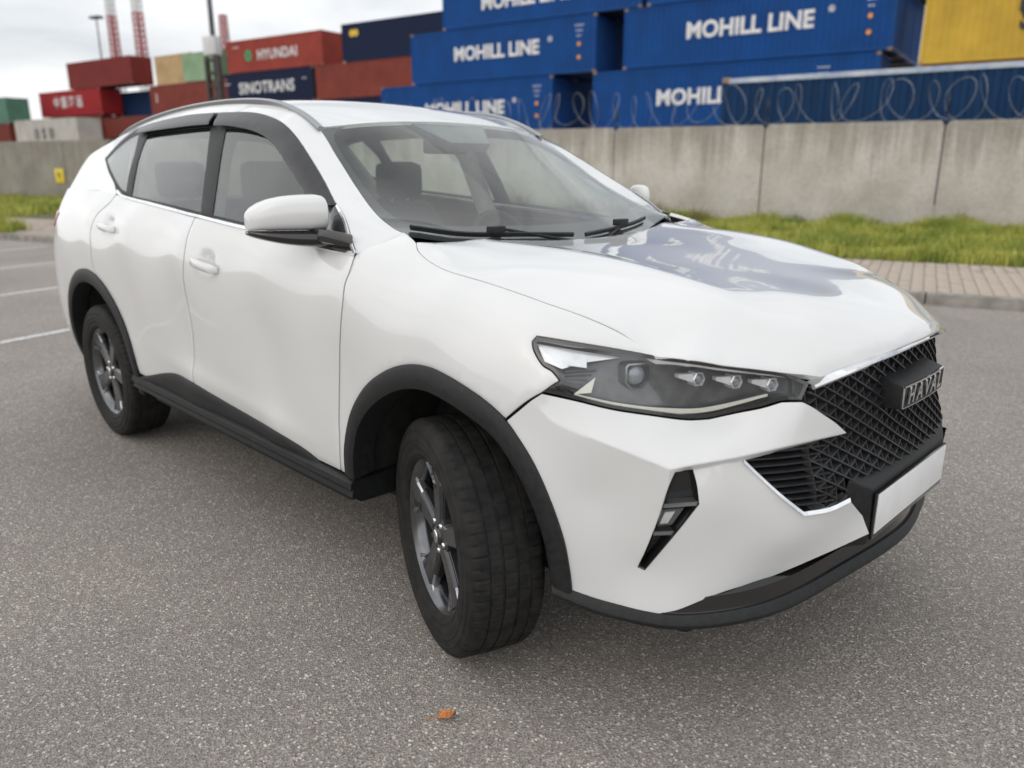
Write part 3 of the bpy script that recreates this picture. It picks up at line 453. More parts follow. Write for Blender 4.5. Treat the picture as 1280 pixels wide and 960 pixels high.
# headlight
HLo=A('headlight'); HL=Surf(np.vstack([resample(HLo,.03),[(.60,-.685,.905),(.70,-.585,.895),(.49,-.775,.925)]]),(.65,-.72,.28),(.74,.67,0))
def HLpt(u,off):  # u: point list near the lens -> at given offset
    return HL.drop([u],off)[0]
for sgn in (1,-1):
    head_l=empty('headlight'); head_l.parent=car
    parts=[]
    ln=panel('lens',HLo,HL,LENS,head_l,res=.02,both=False,gap=.002,thick=.004,edge=.001)[0]; parts.append(ln)
    parts.append(panel('lamp_bezel',HLo,HL,GLOSSB,head_l,res=.02,both=False,gap=.002,thick=.05,off=-.004,edge=0,holes=[HL.pt(offset_poly((lambda q:q if area(q)>0 else q[::-1])(HL.ab(resample(HLo,.015))),.012))],step=.012)[0])
    parts.append(panel('lamp_housing',HLo,HL,HOUSE,head_l,res=.025,both=False,gap=.004,thick=.002,off=-.045,edge=0)[0])
    def pu(px): return HLpx[px]
    def bar(nm,pts,wd,dp,off,mt,tap=None):
        P=resample(np.array(pts),.012,False); ab=HL.ab(P); t=np.gradient(ab,axis=0); t/=np.linalg.norm(t,axis=1)[:,None]; pn=np.stack([-t[:,1],t[:,0]],1)
        mb=MB(); w_=np.array(wd if hasattr(wd,'__len__') else [wd]*len(P)); w_=np.interp(np.linspace(0,1,len(P)),np.linspace(0,1,len(w_)),w_)[:,None]
        q=[HL.pt(ab+pn*w_/2,off),HL.pt(ab-pn*w_/2,off),HL.pt(ab-pn*w_/2,off-dp),HL.pt(ab+pn*w_/2,off-dp)]
        mb.loft([[c[i] for c in q] for i in range(len(P))]); o=mb.build(nm,mt,head_l,True,40); parts.append(o); return o
    H=lambda *k: [HLP[i] for i in k]
    bar('light_guide',H('d0','d1','d2','d3','d4'),[.007,.010,.012,.011,.006],.014,-.014,CREAM)
    # triangular end of the light guide
    mb=MB(); tri=H('t0','t1','t2'); mb.loft([[HL.drop([p],-.016)[0] for p in tri],[HL.drop([p],-.034)[0] for p in tri]]); parts.append(mb.build('light_guide_end',CREAM,head_l))
    mb=MB(); tri=H('r0','r1','r2','r3','r4'); mb.loft([[HL.drop([p],-.020)[0] for p in tri],[HL.drop([p],-.030)[0] for p in tri]]); parts.append(mb.build('upper_reflector',REFL,head_l))
    bar('indicator_lamp',H('i0','i1'),[.012,.024],.02,-.016,REFL)
    # ribs of the lower dark area
    for k in range(5):
        f=k/5; bar('housing_rib',[np.array(HLP['g0'])*(1-f)+np.array(HLP['g2'])*f,np.array(HLP['g1'])*(1-f)+np.array(HLP['g3'])*f],.0035,.006,-.036,GLOSSB)
    # projector and three small modules
    def module(c,sz,main):
        cpt=np.array(HLP[c]); n=HL.nrm(HL.ab([cpt]))[0]; fwd=np.array([.86,-.42,.05]); fwd/=np.linalg.norm(fwd); side=np.cross(fwd,[0,0,1]); side/=np.linalg.norm(side); upv=np.cross(side,fwd)
        c0=HL.drop([cpt],-.030 if main else -.026)[0]
        hexa=[(1,0),(.55,.95),(-.55,.95),(-1,0),(-.55,-.95),(.55,-.95)] if not main else [(.95,.75),(.75,.95),(-.75,.95),(-.95,.75),(-.95,-.55),(-.4,-1.05),(.4,-1.05),(.95,-.55)]
        def ring(k,d): return [c0+side*sz*k*a+upv*sz*k*b+fwd*d for a,b in hexa]
        mb=MB(); mb.loft([ring(.78,-.004),ring(.95,.016),ring(1.08,.014),ring(1.1,-.02)],cap=False); parts.append(mb.build('lamp_module',REFL if not main else SATIN,head_l,True,35))
        mb=MB(); rr=[]
        for j in range(6):
            a=j/5*math.pi/2*.98; rr.append([c0+fwd*(.004+sz*.45*math.sin(a))+(side*math.cos(q)+upv*math.sin(q))*sz*.8*math.cos(a) for q in np.linspace(0,2*math.pi,18,endpoint=False)])
        mb.loft(rr); parts.append(mb.build('projector_lens',LENS_B,head_l,True,60))
        if not main:
            # the reflector tray reaching back beside each small module
            back=c0+side*sz*3.0
            mb=MB(); mb.loft([[c0+side*sz*.9+upv*sz*.9+fwd*.010,c0+side*sz*.9-upv*sz*.5+fwd*.010,c0+side*sz*.9-upv*sz*.5-fwd*.01,c0+side*sz*.9+upv*sz*.9-fwd*.01],[back+upv*sz*.8-fwd*.004,back+upv*sz*.25-fwd*.004,back+upv*sz*.25-fwd*.02,back+upv*sz*.8-fwd*.02]]); parts.append(mb.build('reflector_tray',REFL,head_l))
    if sgn==1:
        LENS_B=mat('projector_glass',(.25,.27,.30),.03,.2,1.0)
    module('m0',.030,True)
    for k in ('m1','m2','m3'): module(k,.0155,False)
    if sgn==-1:
        for o in parts:
            me=o.data; n=len(me.vertices); co=np.empty(n*3,'f'); me.vertices.foreach_get('co',co); co=co.reshape(-1,3); co[:,1]*=-1; me.vertices.foreach_set('co',co.ravel()); me.flip_normals(); me.update()
# ---- grille
GO=A('grille'); gctr=np.array([(.932,0,.958),(.925,-.2,.945),(.89,-.36,.922)])
half=np.vstack([gctr,GO,[(.925,-.33,.648),(.93,-.2,.645),(.935,0,.645)]])
GRo=loop_sym(half)
GR=Surf([(np.interp(abs(y),[0,.2,.36,.45,.55,.65],[.926,.916,.886,.850,.790,.715])-.25*max(0,z-.82)+.040*np.clip((.76-z)/.12,0,1),y,z) for y in np.linspace(-.65,.65,15) for z in (.56,.64,.72,.80,.88,.96)],(1,0,0),(0,1,0),lam=3e-4)
panel('grille_backing',GRo,GR,DARK,car,res=.04,both=False,gap=.002,thick=0,off=-.05,edge=0)
GRILLEM=mat('grille_black',(.022,.023,.026),.32); noise_color(GRILLEM,(.018,.019,.021),(.03,.031,.034),40)
grille=empty('radiator_grille'); grille.parent=car
gp=GR.ab(resample(GRo,.02)); gp=gp if area(gp)>0 else gp[::-1]; gpi=offset_poly(gp,.001)
lo=gp.min(0); hi=gp.max(0)
def lattice_line(p0,dv,nm,h,wd):
    ts=np.arange(-1.6,1.6,.008); Q=np.array(p0)+ts[:,None]*np.array(dv); k=inside(Q,gpi)&((np.abs(Q[:,0])<.45)|(Q[:,1]>.80)); n=0; i=0
    while i<len(ts):
        if not k[i]: i+=1; continue
        j=i
        while j+1<len(ts) and k[j+1]: j+=1
        if j-i>=2:
            q=Q[i:j+1]; pn=np.array([-dv[1],dv[0]]); tw=wd*.30
            A0=GR.pt(q+pn*tw)+GR.n*h; A1=GR.pt(q-pn*tw)+GR.n*h; B0=GR.pt(q-pn*wd)-GR.n*.018; C0=GR.pt(q+pn*wd)-GR.n*.018
            mb=MB(); mb.loft([[a,b,c_,d_] for a,b,c_,d_ in zip(A0,A1,B0,C0)]); mb.build(nm,GRILLEM,grille,False)
        i=j+1
pitch=.0235; W0=lo[0]
dA=np.array([.80,-.60]); dB=np.array([.60,.80])
sp=.034
for k in range(-45,46):
    c0=np.array([0,.80])
    # family A descends towards the car's left, family B climbs, family C runs level
    nA=np.array([.5,.866]); 
    lattice_line(c0+np.array([-.5,.866])*sp*.866*k,np.array([.866,.5]),'grille_bar',.001,.0050)
    lattice_line(c0+np.array([.5,.866])*sp*.866*k,np.array([.866,-.5]),'grille_bar',.006,.0065)
    if k%1==0: lattice_line(c0+np.array([k*sp*.866,0]),np.array([0,1.]),'grille_bar',-.003,.0038)
for z in np.arange(.60,.775,.0165):
    for s_ in (-1,1):
        Q=np.array([(s_*w,z) for w in np.arange(.40,.66,.006)]); k=inside(Q,offset_poly(gp,.002)); Q=Q[k]
        if len(Q)>3:
            mb=MB(); P0=GR.pt(Q); mb.loft([[p+np.array(d_) for d_ in ((.004,0,.002),(.004,0,-.002),(-.03,0,-.006),(-.03,0,.004))] for p in P0]); mb.build('grille_slat',GRILLEM,grille,True,30)
# chrome strip under the hood edge
cs=resample(np.vstack([[(.846,-.428,.897)],[(.893,-.35,.9265)],[(.931,-.2,.951)],[(.951,0,.966)]]),.02,False)
cs=np.vstack([cs,(cs[::-1]*np.array([1,-1,1]))[1:]])
mb=MB(); mb.loft([[p+np.array(d) for d in ((.005,0,.002),(.009,0,-.003),(.006,0,-.009),(-.02,0,-.006),(-.02,0,.004))] for p in cs]); mb.build('chrome_strip',CHROME,car,True,35)
mb=MB(); mb.loft([[p+np.array(d) for d in ((-.016,0,.0015),(-.002,0,-.001),(-.04,0,-.012),(-.04,0,-.004))] for p in cs]); mb.build('grille_seal',GLOSSB,car,True,35)
# lower chrome trim
cl=resample(A('chrome_low'),.015,False,30); mb=MB()
mb.loft([[p+np.array(d) for d in ((.004,-.002,.004),(.008,-.004,-.005),(-.02,.0,-.006),(-.02,0.006,.010))] for p in cl]); o=mb.build('chrome_trim',CHROME,car,True,35); mirror(o)
# badge
badge=empty('badge'); badge.parent=car
def bx(y): return .968-.25*y*y
mb=MB(); rings=[]
for y in np.linspace(-.155,.155,13): rings.append([(bx(y),y,.862),(bx(y)+.002,y,.800),(bx(y)-.075,y,.795),(bx(y)-.075,y,.885)])
mb.loft(rings); mb.build('badge_housing',BLACKP,badge,bevel=.004)
mb=MB(); ys=np.linspace(-.150,.150,13)
for z0,z1 in ((.857,.8625),(.801,.8035)):
    mb.loft([[(bx(y)+.001,y,z0),(bx(y)+.004,y,z0),(bx(y)+.004,y,z1),(bx(y)+.001,y,z1)] for y in ys])
for y0 in (-.150,.1465):
    mb.box((bx(y0)-.001,y0,.801),(bx(y0)+.004,y0+.0035,.8625))
mb.build('badge_frame',CHROME,badge)
def text_mesh(body,size,extrude,weight=0,spacing=1,shear=0,align='CENTER'):
    cu=bpy.data.curves.new('t','FONT'); cu.body=body; cu.size=size; cu.extrude=extrude; cu.offset=weight; cu.space_character=spacing; cu.shear=shear; cu.align_x=align; cu.align_y='CENTER'; cu.resolution_u=3
    o=bpy.data.objects.new('t',cu); COL.objects.link(o); dg=bpy.context.evaluated_depsgraph_get(); me=bpy.data.meshes.new_from_object(o.evaluated_get(dg)); bpy.data.objects.remove(o); bpy.data.curves.remove(cu); return me
for i,ch in enumerate('HAVAL'):
    me=text_mesh(ch,.062,.002,.0016,shear=.15); me.materials.append(CHROME); y=-.106+i*.053
    # letters face +x, reading from the car's right to its left as seen from the front
    M=Matrix(((0,0,1,bx(y)+.004),(1,0,0,y),(0,1,0,.831),(0,0,0,1))); link('letter',me,badge,M)
# plate holder and plate
mb=MB(); mb.loft([[(.928,-.350,.655),(.928,.350,.655),(.90,.345,.455),(.90,-.345,.455)],[(.962,-.272,.617),(.962,.272,.617),(.966,.285,.47),(.966,-.285,.47)]]); mb.build('plate_holder',BLACKP,car,bevel=.004)
plate=empty('licence_plate'); plate.parent=car
mb=MB(); mb.box((.966,-.266,.478),(.973,.266,.606)); mb.build('plate_frame',GLOSSB,plate,bevel=.002)
mb=MB(); mb.box((.9725,-.258,.494),(.9755,.258,.602)); mb.build('plate_sheet',WHITEPL,plate,bevel=.001)
# ---- glasshouse
dlo=A('dlo')
g_f,g_r,g_q=A('pane_f'),A('pane_r'),A('pane_q')
panel('window_surround',dlo,G,BLACKP,car,res=.03,gap=.001,thick=.01,off=-.003,holes=[g_f,g_r,g_q])
for i,s in enumerate((0,1)):
    pass
wf=panel('front_window',g_f,G,GLASS_S,car,res=.04,gap=-.004,thick=0,off=-.008,edge=0)
wr=panel('rear_window',g_r,G,GLASS_S,car,res=.04,gap=-.004,thick=0,off=-.008,edge=0)
wq=panel('quarter_window',g_q,G,GLASS_S,car,res=.04,gap=-.004,thick=0,off=-.006,edge=0)
VIS=mat('visor_plastic',(.022,.022,.024),.28,0,0,spec=.35); noise_color(VIS,(.018,.018,.02),(.028,.028,.03),20)
def visor(nm,o):
    P=A(o); ab=G.ab(P); c=ab.mean(0)
    topz=A('dlo')
    def dsp(X): 
        d=segdist(G.ab(X),G.ab(resample(A('dlo'),.03))); return .004+.016*np.clip(d/.05,0,1)
    return panel(nm,P,G,VIS,car,res=.015,gap=0,thick=.004,edge=.001,disp=dsp,off=.001)
visor('window_visor','visor_f'); visor('window_visor','visor_r')
# belt chrome strip and sail strip
sweep('belt_strip',A('belt'),[(-.007,.001),(-.006,.006),(.004,.007),(.007,.001)],S,CHROME,car,step=.04)
sweep('sail_strip',A('sailstrip'),[(-.005,.001),(-.004,.006),(.004,.006),(.005,.001)],G,CHROME,car)
# ---- arches, sill, cladding
sweep('wheel_arch_trim',A('archF'),[(.003,-.012),(.003,.006),(-.006,.012),(-.040,.014),(-.052,.008),(-.056,-.07),(-.04,-.07)],S,BLACKP,car,flip=1)
aR=A('archR')[::-1]
sweep('wheel_arch_trim',aR,[(.003,-.012),(.003,.006),(-.006,.012),(-.040,.014),(-.052,.008),(-.056,-.07),(-.04,-.07)],S,BLACKP,car,flip=1)
panel('door_cladding',A('clad'),S,BLACKP,car,res=.03,gap=0,thick=.01,off=.010,edge=.004,corner=50)
mb=MB(); rings=[]
for x in np.linspace(-2.30,-.41,40):
    rings.append([(x,-.905,.418),(x,-.917,.412),(x,-.919,.392),(x,-.905,.385),(x,-.912,.380),(x,-.914,.362),(x,-.88,.340),(x,-.70,.335),(x,-.70,.42)])
mb.loft(rings); o=mb.build('side_sill',BLACKP,car,True,35); mirror(o)
# ---- inner structure
def circ(cx,cz,r,n=28): return np.array([(cx+r*math.cos(a),0,cz+r*math.sin(a)) for a in np.linspace(0,2*math.pi,n,endpoint=False)])
shell=np.array([(-3.56,-.72,.40),(-3.56,-.75,.9),(-3.52,-.72,1.16),(-3.2,-.8,1.255),(-2.4,-.82,1.245),(-1.5,-.84,1.19),(-.6,-.85,1.14),(-.35,-.80,1.15),(0,-.77,1.10),(.28,-.77,1.04),(.28,-.86,.98),(.30,-.88,.9),(.33,-.88,.84),(.30,-.88,.60),(0,-.88,.38),(-.45,-.88,.41),(-2.2,-.88,.41),(-2.7,-.88,.40)])
shell=S.drop(shell)
def shole(cx,r): 
    q=circ(cx,.40,r); q[:,1]=-.88; return S.drop(q)
panel('inner_shell',shell,S,DARK,car,res=.06,gap=0,thick=0,off=-.03,edge=0,holes=[shole(0.0,.425),shole(-2.725,.43)],step=.04)
for cx in (0.0,-2.725):
    mb=MB(); rr=[]
    for w in ((.835,.74,.56) if cx==0 else (.86,.74,.56)):
        rr.append([(cx+.44*math.cos(a),-w,.40+.445*math.sin(a)) for a in np.linspace(-.12,math.pi+.12,28)])
    mb.loft(rr,close=False); b=len(mb.V); mb.F.append(tuple(range(b-28,b))); o=mb.build('wheel_liner',LINER,car,True,60,fix=False); mirror(o)
mb=MB(); mb.box((-3.45,-.60,.20),(.66,.60,.42)); mb.build('underbody',DARK,car,bevel=.03)
mb=MB(); mb.box((-2.20,-.86,.30),(-.50,.86,.43)); mb.build('floor_pan',DARK,car,bevel=.02)
# ---- rear end
mb=MB(); rings=[]
for z,w,x in ((.36,.70,-3.60),(.50,.735,-3.66),(.70,.77,-3.68),(.80,.775,-3.66),(.95,.765,-3.645),(1.08,.738,-3.63),(1.20,.712,-3.60)):
    rings.append([(x+(.0 if abs(t)<.8 else .0)+.06*abs(t)**4,t*w,z) for t in np.linspace(-1,1,17)])
mb.loft(rings,close=False); mb.build('tailgate',PAINT,car,True,40,fix=False)
mb=MB(); rings=[]
for z,w,x in ((1.195,.715,-3.585),(1.32,.66,-3.52),(1.45,.60,-3.43),(1.56,.52,-3.33)):
    rings.append([(x+.04*abs(t)**3,t*w,z) for t in np.linspace(-1,1,13)])
mb.loft(rings,close=False); mb.build('rear_glass',GLASS_S,car,True,40,fix=False)
mb=MB(); mb.loft([[(-3.30,y,1.60-.08*y*y/.25*.5),(-3.43,y,1.568-.06*y*y*2),(-3.42,y,1.550-.06*y*y*2),(-3.30,y,1.56-.04*y*y*2)] for y in np.linspace(-.43,.43,13)]); mb.build('roof_spoiler',PAINT,car,True,40)
tl=S.drop(np.array([(-3.40,-.83,1.16),(-3.28,-.86,1.155),(-3.36,-.87,1.075),(-3.50,-.83,1.06),(-3.585,-.74,1.07),(-3.58,-.72,1.15)]))
panel('tail_light',tl,S,TAIL,car,res=.03,gap=0,thick=.01,off=.006)
mb=MB(); mb.loft([[(-3.70+.10*abs(t)**4,t*.74,.62),(-3.71+.10*abs(t)**4,t*.74,.45),(-3.66+.10*abs(t)**4,t*.72,.30),(-3.5,t*.70,.30),(-3.5,t*.70,.62)] for t in np.linspace(-1,1,17)]); mb.build('rear_bumper',BLACKP,car,True,40)
# ---- roof rails
for s in (-1,1):
    P=resample(np.vstack([[(-.985,-.587,1.541)],[(-1.05,-.582,1.572)],[(-1.14,-.578,1.606)],[(-1.28,-.576,1.643)],[(-1.45,-.576,1.664)],[(-1.75,-.576,1.674)],[(-2.15,-.570,1.668)],[(-2.6,-.556,1.64)],[(-2.95,-.54,1.60)],[(-3.12,-.53,1.567)]]),.04,False)
    mb=MB(); n=len(P); rings=[]
    for i,p in enumerate(P):
        f=min(1,min(i,n-1-i)/6.); hh=.004+.004*f; y=p[1]
        rings.append([(p[0],(y-.010),p[2]-hh-.024),(p[0],y-.015,p[2]-.010),(p[0],y-.008,p[2]-.003),(p[0],y+.008,p[2]-.003),(p[0],y+.015,p[2]-.010),(p[0],y+.010,p[2]-hh-.024)])
    if s==1: rings=[[(a,-b,c) for a,b,c in r][::-1] for r in rings]
    mb.loft(rings); mb.build('roof_rail',SATIN,car,True,40)
# ---- door handles
for k,(hx,hz) in enumerate(HANDLES):
    P=np.array([(hx-.105,hz+.006),(hx-.085,hz+.006),(hx-.04,hz+.003),(hx,hz),(hx+.05,hz-.004),(hx+.085,hz-.007),(hx+.105,hz-.009)]); hh=[.010,.017,.018,.018,.018,.017,.010]; of=[.008,.026,.034,.036,.034,.026,.008]
    mb=MB(); rings=[]
    for (x,z),h,f in zip(P,hh,of):
        b=S.drop([(x,-.905,z)])[0]; n=S.nrm(S.ab([b]))[0]; u=np.array([0,.25,1.]); u-=n*(u@n); u/=np.linalg.norm(u)
        rings.append([b+n*(f*.45)+u*h*.9,b+n*f*.9+u*h*.8,b+n*f+u*h*.3,b+n*f-u*h*.4,b+n*f*.85-u*h*.95,b+n*f*.35-u*h])
    mb.loft(rings); o=mb.build('door_handle',PAINT,(fd,rd)[k][0],True,60); mirror(o,(fd,rd)[k][1])
# ---- mirrors
def mring(s,z0,z1,shr=1.0):
    # s 0 inner .. 1 outer ; section across the housing depth
    w=.845+.185*s; xc=-.612-.10*s-.02*s*s; d=.070*(1-.25*s)*shr; n=16; out=[]
    for k in range(n):
        a=2*math.pi*k/n; ca,sa=math.cos(a),math.sin(a); ca=math.copysign(abs(ca)**.7,ca); sa=math.copysign(abs(sa)**.68,sa)
        x=xc+(d*ca if ca>0 else .055*ca*shr); z=(z0+z1)/2+(z1-z0)/2*sa; out.append((x,-w,z))
    return out
mirr=[]
for sgn in (-1,1):
    mr=empty('side_mirror'); mr.parent=car
    SS=[0,.03,.10,.25,.4,.55,.7,.82,.91,.97,1.0]; sh=[.82,.94,1,1,1,1,.98,.93,.82,.62,.35]
    for nm,za,zb,mt in (('mirror_cap',1.205,1.316,PAINT),('mirror_base',1.152,1.2035,GLOSSB)):
        rings=[]
        for s,h in zip(SS,sh):
            t=zb-((.004*s+.040*s**3.5) if nm=='mirror_cap' else 0); b=za+(.0 if nm=='mirror_cap' else .034*s**2.2)
            zc=(t+b)/2; hh=(t-b)/2*(.55+.45*h); zc2= b+hh if nm=='mirror_cap' else t-hh
            r=mring(s,zc2-hh,zc2+hh,h)
            if sgn==1: r=[(a,-b_,c) for a,b_,c in r]
            rings.append(r)
        mb=MB(); mb.loft(rings); mb.build(nm,mt,mr,True,50)
    y=lambda w: sgn*w
    mb=MB(); mb.loft([[(-.535,y(.885),1.213),(-.535,y(.885),1.172),(-.64,y(.885),1.172),(-.64,y(.885),1.213)],[(-.43,y(.840),1.200),(-.43,y(.85),1.158),(-.58,y(.85),1.158),(-.58,y(.825),1.21)]]); mb.build('mirror_arm',GLOSSB,mr,bevel=.008)
    mb=MB(); mb.loft([[(-.655,y(.86),1.218),(-.735,y(.99),1.218),(-.735,y(.98),1.262),(-.655,y(.86),1.290)],[(-.672,y(.86),1.218),(-.755,y(.99),1.218),(-.755,y(.98),1.262),(-.672,y(.86),1.290)]]); mb.build('mirror_glass',CHROME,mr)
# sail panel under the mirror
sp_=A('sailstrip'); sail=G.drop(np.array([(-.415,-.85,1.155),(-.445,-.84,1.18),(-.53,-.805,1.245),(-.60,-.785,1.285),(-.62,-.79,1.25),(-.60,-.82,1.175)]))
panel('mirror_sail',sail,G,GLOSSB,car,res=.03,gap=0,thick=.006,off=.004)
# ---- wheels
def lathe(prof,n=96,mod=None):
    V=[];F=[];m=len(prof)
    for k in range(n):
        a=2*math.pi*k/n
        for j,(r,y) in enumerate(prof):
            rr=r-(mod(k,j) if mod else 0); V.append((rr*math.cos(a),y,rr*math.sin(a)))
    for k in range(n):
        for j in range(m-1): F.append((k*m+j,k*m+j+1,((k+1)%n)*m+j+1,((k+1)%n)*m+j))
    return V,F
RT=.353
tp=[(.226,-.088),(.232,-.098),(.245,-.106),(.249,-.1085),(.252,-.1075),(.262,-.109),(.268,-.1125),(.275,-.1135),(.286,-.1125),(.289,-.1145),(.293,-.1145),(.296,-.1125),(.312,-.111),(.315,-.1125),(.319,-.1085),(.333,-.105),(.342,-.099),(.3475,-.092),(.350,-.084)]
gro=[(-.058,.0035),(-.020,.0045),(.020,.0045),(.058,.0035)]
mid=[]
for c,hw in gro: mid+=[(RT-.0005-abs(c)*.03,c-hw),(RT-.006,c-hw*.8),(RT-.006,c+hw*.8),(RT-.0005-abs(c)*.03,c+hw)]
tp=tp+mid+[(r,-y) for r,y in tp[::-1]]
NT=360
def tmod(k,j):
    r,y=tp[j]; a=abs(y)
    if .07<a<.1055 and r>.335: return .0042 if k%5==0 else 0
    if a<.07 and r>RT-.006: return .003 if (k+int(y*60))%6==0 else 0
    return 0
tv,tf=lathe(tp,NT,tmod)
tyre_me=obj('tyre_proto',tv,[f[::-1] for f in tf],RUBBER).data; bpy.data.objects.remove(bpy.data.objects['tyre_proto']); tyre_me.set_sharp_from_angle(angle=R(28))
rp_=[(.228,.10),(.222,.09),(.205,.07),(.200,-.05),(.207,-.075),(.216,-.082),(.224,-.090),(.231,-.094),(.2335,-.090),(.231,-.086)]
rv,rf=lathe(rp_,72); RIMB=mat('rim_barrel',(.15,.155,.165),.22,.9); noise_color(RIMB,(.11,.115,.125),(.20,.205,.215),12)
rim_me=obj('rim_proto',rv,[f[::-1] for f in rf],RIMB).data; bpy.data.objects.remove(bpy.data.objects['rim_proto']); rim_me.set_sharp_from_angle(angle=R(40))
dv,df=lathe([(.075,-.035),(.155,-.035),(.155,-.012),(.075,-.012)],60); disc_me=obj('disc_proto',dv,df,DISC).data; bpy.data.objects.remove(bpy.data.objects['disc_proto']); disc_me.set_sharp_from_angle(angle=R(40))
bv,bf=lathe([(.0,.02),(.198,.02),(.198,.0),(.0,.0)],40); 
# spoke: broad arm with a raised darker face and bright chamfered flanks reaching the rim
def spoke_mesh():
    mb=MB(); secs_=[(.045,.031,-.079,.045),(.085,.034,-.077,.045),(.14,.039,-.077,.040),(.185,.047,-.080,.032),(.215,.056,-.085,.022)]
    rings=[]
    for r,hw,y,dp in secs_: rings.append([(hw,y+dp,r),(hw,y+.010,r),(hw*.70,y,r),(-hw*.70,y,r),(-hw,y+.010,r),(-hw,y+dp,r)])
    mb.loft(rings); return mb
smb=spoke_mesh(); so=smb.build('spoke_proto',RIM); bm=bmesh.new(); bm.from_mesh(so.data); bmesh.ops.bevel(bm,geom=[e for e in bm.edges if e.calc_face_angle(0)>R(25)],offset=.0025,segments=2,affect='EDGES'); bmesh.ops.recalc_face_normals(bm,faces=bm.faces); bm.to_mesh(so.data); bm.free()
so.data.polygons.foreach_set('use_smooth',[True]*len(so.data.polygons)); so.data.set_sharp_from_angle(angle=R(35)); spoke_me=so.data; bpy.data.objects.remove(so)
def flank_mesh():
    mb=MB()
    for s in (1,):
        mb.loft([[(s*.0365,-.077,.165),(s*.041,-.071,.165),(s*.041,-.055,.165),(s*.034,-.055,.165)],[(s*.050,-.083,.196),(s*.058,-.078,.196),(s*.058,-.06,.196),(s*.046,-.06,.196)],[(s*.060,-.086,.214),(s*.078,-.083,.210),(s*.078,-.06,.206),(s*.055,-.06,.212)]])
    return mb
fo_=flank_mesh().build('fp',RIMF); flank_me=fo_.data; bpy.data.objects.remove(fo_); flank_me2=flank_me.copy(); flank_me2.transform(Matrix.Diagonal((-1,1,1,1))); flank_me2.flip_normals()
hv,hf=lathe([(.0,-.088),(.024,-.088),(.029,-.085),(.031,-.079),(.052,-.078),(.066,-.072),(.070,-.05),(.070,.0)],40); hub_me=obj('hp',hv,[f[::-1] for f in hf],RIM).data; bpy.data.objects.remove(bpy.data.objects['hp']); hub_me.set_sharp_from_angle(angle=R(30))
cv_,cf=lathe([(.0,-.0905),(.018,-.0905),(.021,-.0885),(.022,-.086)],32); cap_me=obj('cp',cv_,[f[::-1] for f in cf],CHROME).data; bpy.data.objects.remove(bpy.data.objects['cp'])
nv,nf=lathe([(.0,-.083),(.007,-.083),(.0095,-.080),(.0105,-.072),(.0105,-.06)],6); nut_me=obj('np',nv,[f[::-1] for f in nf],CHROME).data; bpy.data.objects.remove(bpy.data.objects['np'])
bkv,bkf=lathe([(.0,.03),(.20,.03)],40); back_me=obj('bk',bkv,bkf,DARK).data; bpy.data.objects.remove(bpy.data.objects['bk'])
for (x,sd_,steer,spin) in ((0,-1,-20.5,-4),(-2.725,-1,0,25),(0,1,-19,7),(-2.725,1,0,31)):
    w=empty('wheel'); w.parent=car; w.location=(x,sd_*.80,.352); w.rotation_euler=(0,0,R(steer)+(math.pi if sd_>0 else 0))
    link('tyre',tyre_me,w); rim=link('rim',rim_me,w); rim.rotation_euler=(0,R(spin),0)
    link('wheel_back',back_me,w); link('brake_disc',disc_me,w); link('hub',hub_me,w); link('centre_cap',cap_me,w)
    for k in range(5):
        a=R(spin)+2*math.pi*k/5; M=Matrix.Rotation(a,4,'Y'); link('spoke',spoke_me,rim,Matrix.Rotation(2*math.pi*k/5,4,'Y')); link('spoke_flank',flank_me,rim,Matrix.Rotation(2*math.pi*k/5,4,'Y')); link('spoke_flank',flank_me2,rim,Matrix.Rotation(2*math.pi*k/5,4,'Y'))
        link('wheel_nut',nut_me,rim,Matrix.Rotation(2*math.pi*(k+.5)/5,4,'Y')@Matrix.Translation((0,0,.046)))
# ---- wipers
def wiper(P,arm):
    w=empty('wiper'); w.parent=car
    Q=resample(np.array([WS.drop([p],.016)[0] for p in P]),.03,False); mb=MB(); mb.loft([[q+np.array(d) for d in ((.004,0,-.010),(.007,0,.001),(0,0,.005),(-.006,0,.001),(-.003,0,-.012))] for q in Q]); mb.build('wiper_blade',BLACKP,w,True,40)
    Q=[np.array(p) for p in arm]; mb=MB(); mb.tube(Q,[.008,.006,.005],8); mb.build('wiper_arm',BLACKP,w,True,40)
    c=WS.drop([np.array(P).mean(0)],.024)[0]; mb=MB(); mb.box((-.016,-.03,-.012),(.016,.03,.012),Matrix.Translation(Vector(c))); mb.build('wiper_clip',BLACKP,w,bevel=.004)
WIP1=[(-.39,-.665,1.20),(-.315,-.50,1.185),(-.250,-.30,1.165),(-.205,-.10,1.155)]
wiper(WIP1,[(-.16,-.04,1.135),(-.20,-.2,1.165),(-.270,-.37,1.200)])
WIP2=[(-.195,-.04,1.155),(-.215,.12,1.16),(-.255,.30,1.17),(-.325,.50,1.19)]
wiper(WIP2,[(-.15,.02,1.135),(-.19,.12,1.162),(-.235,.24,1.187)])
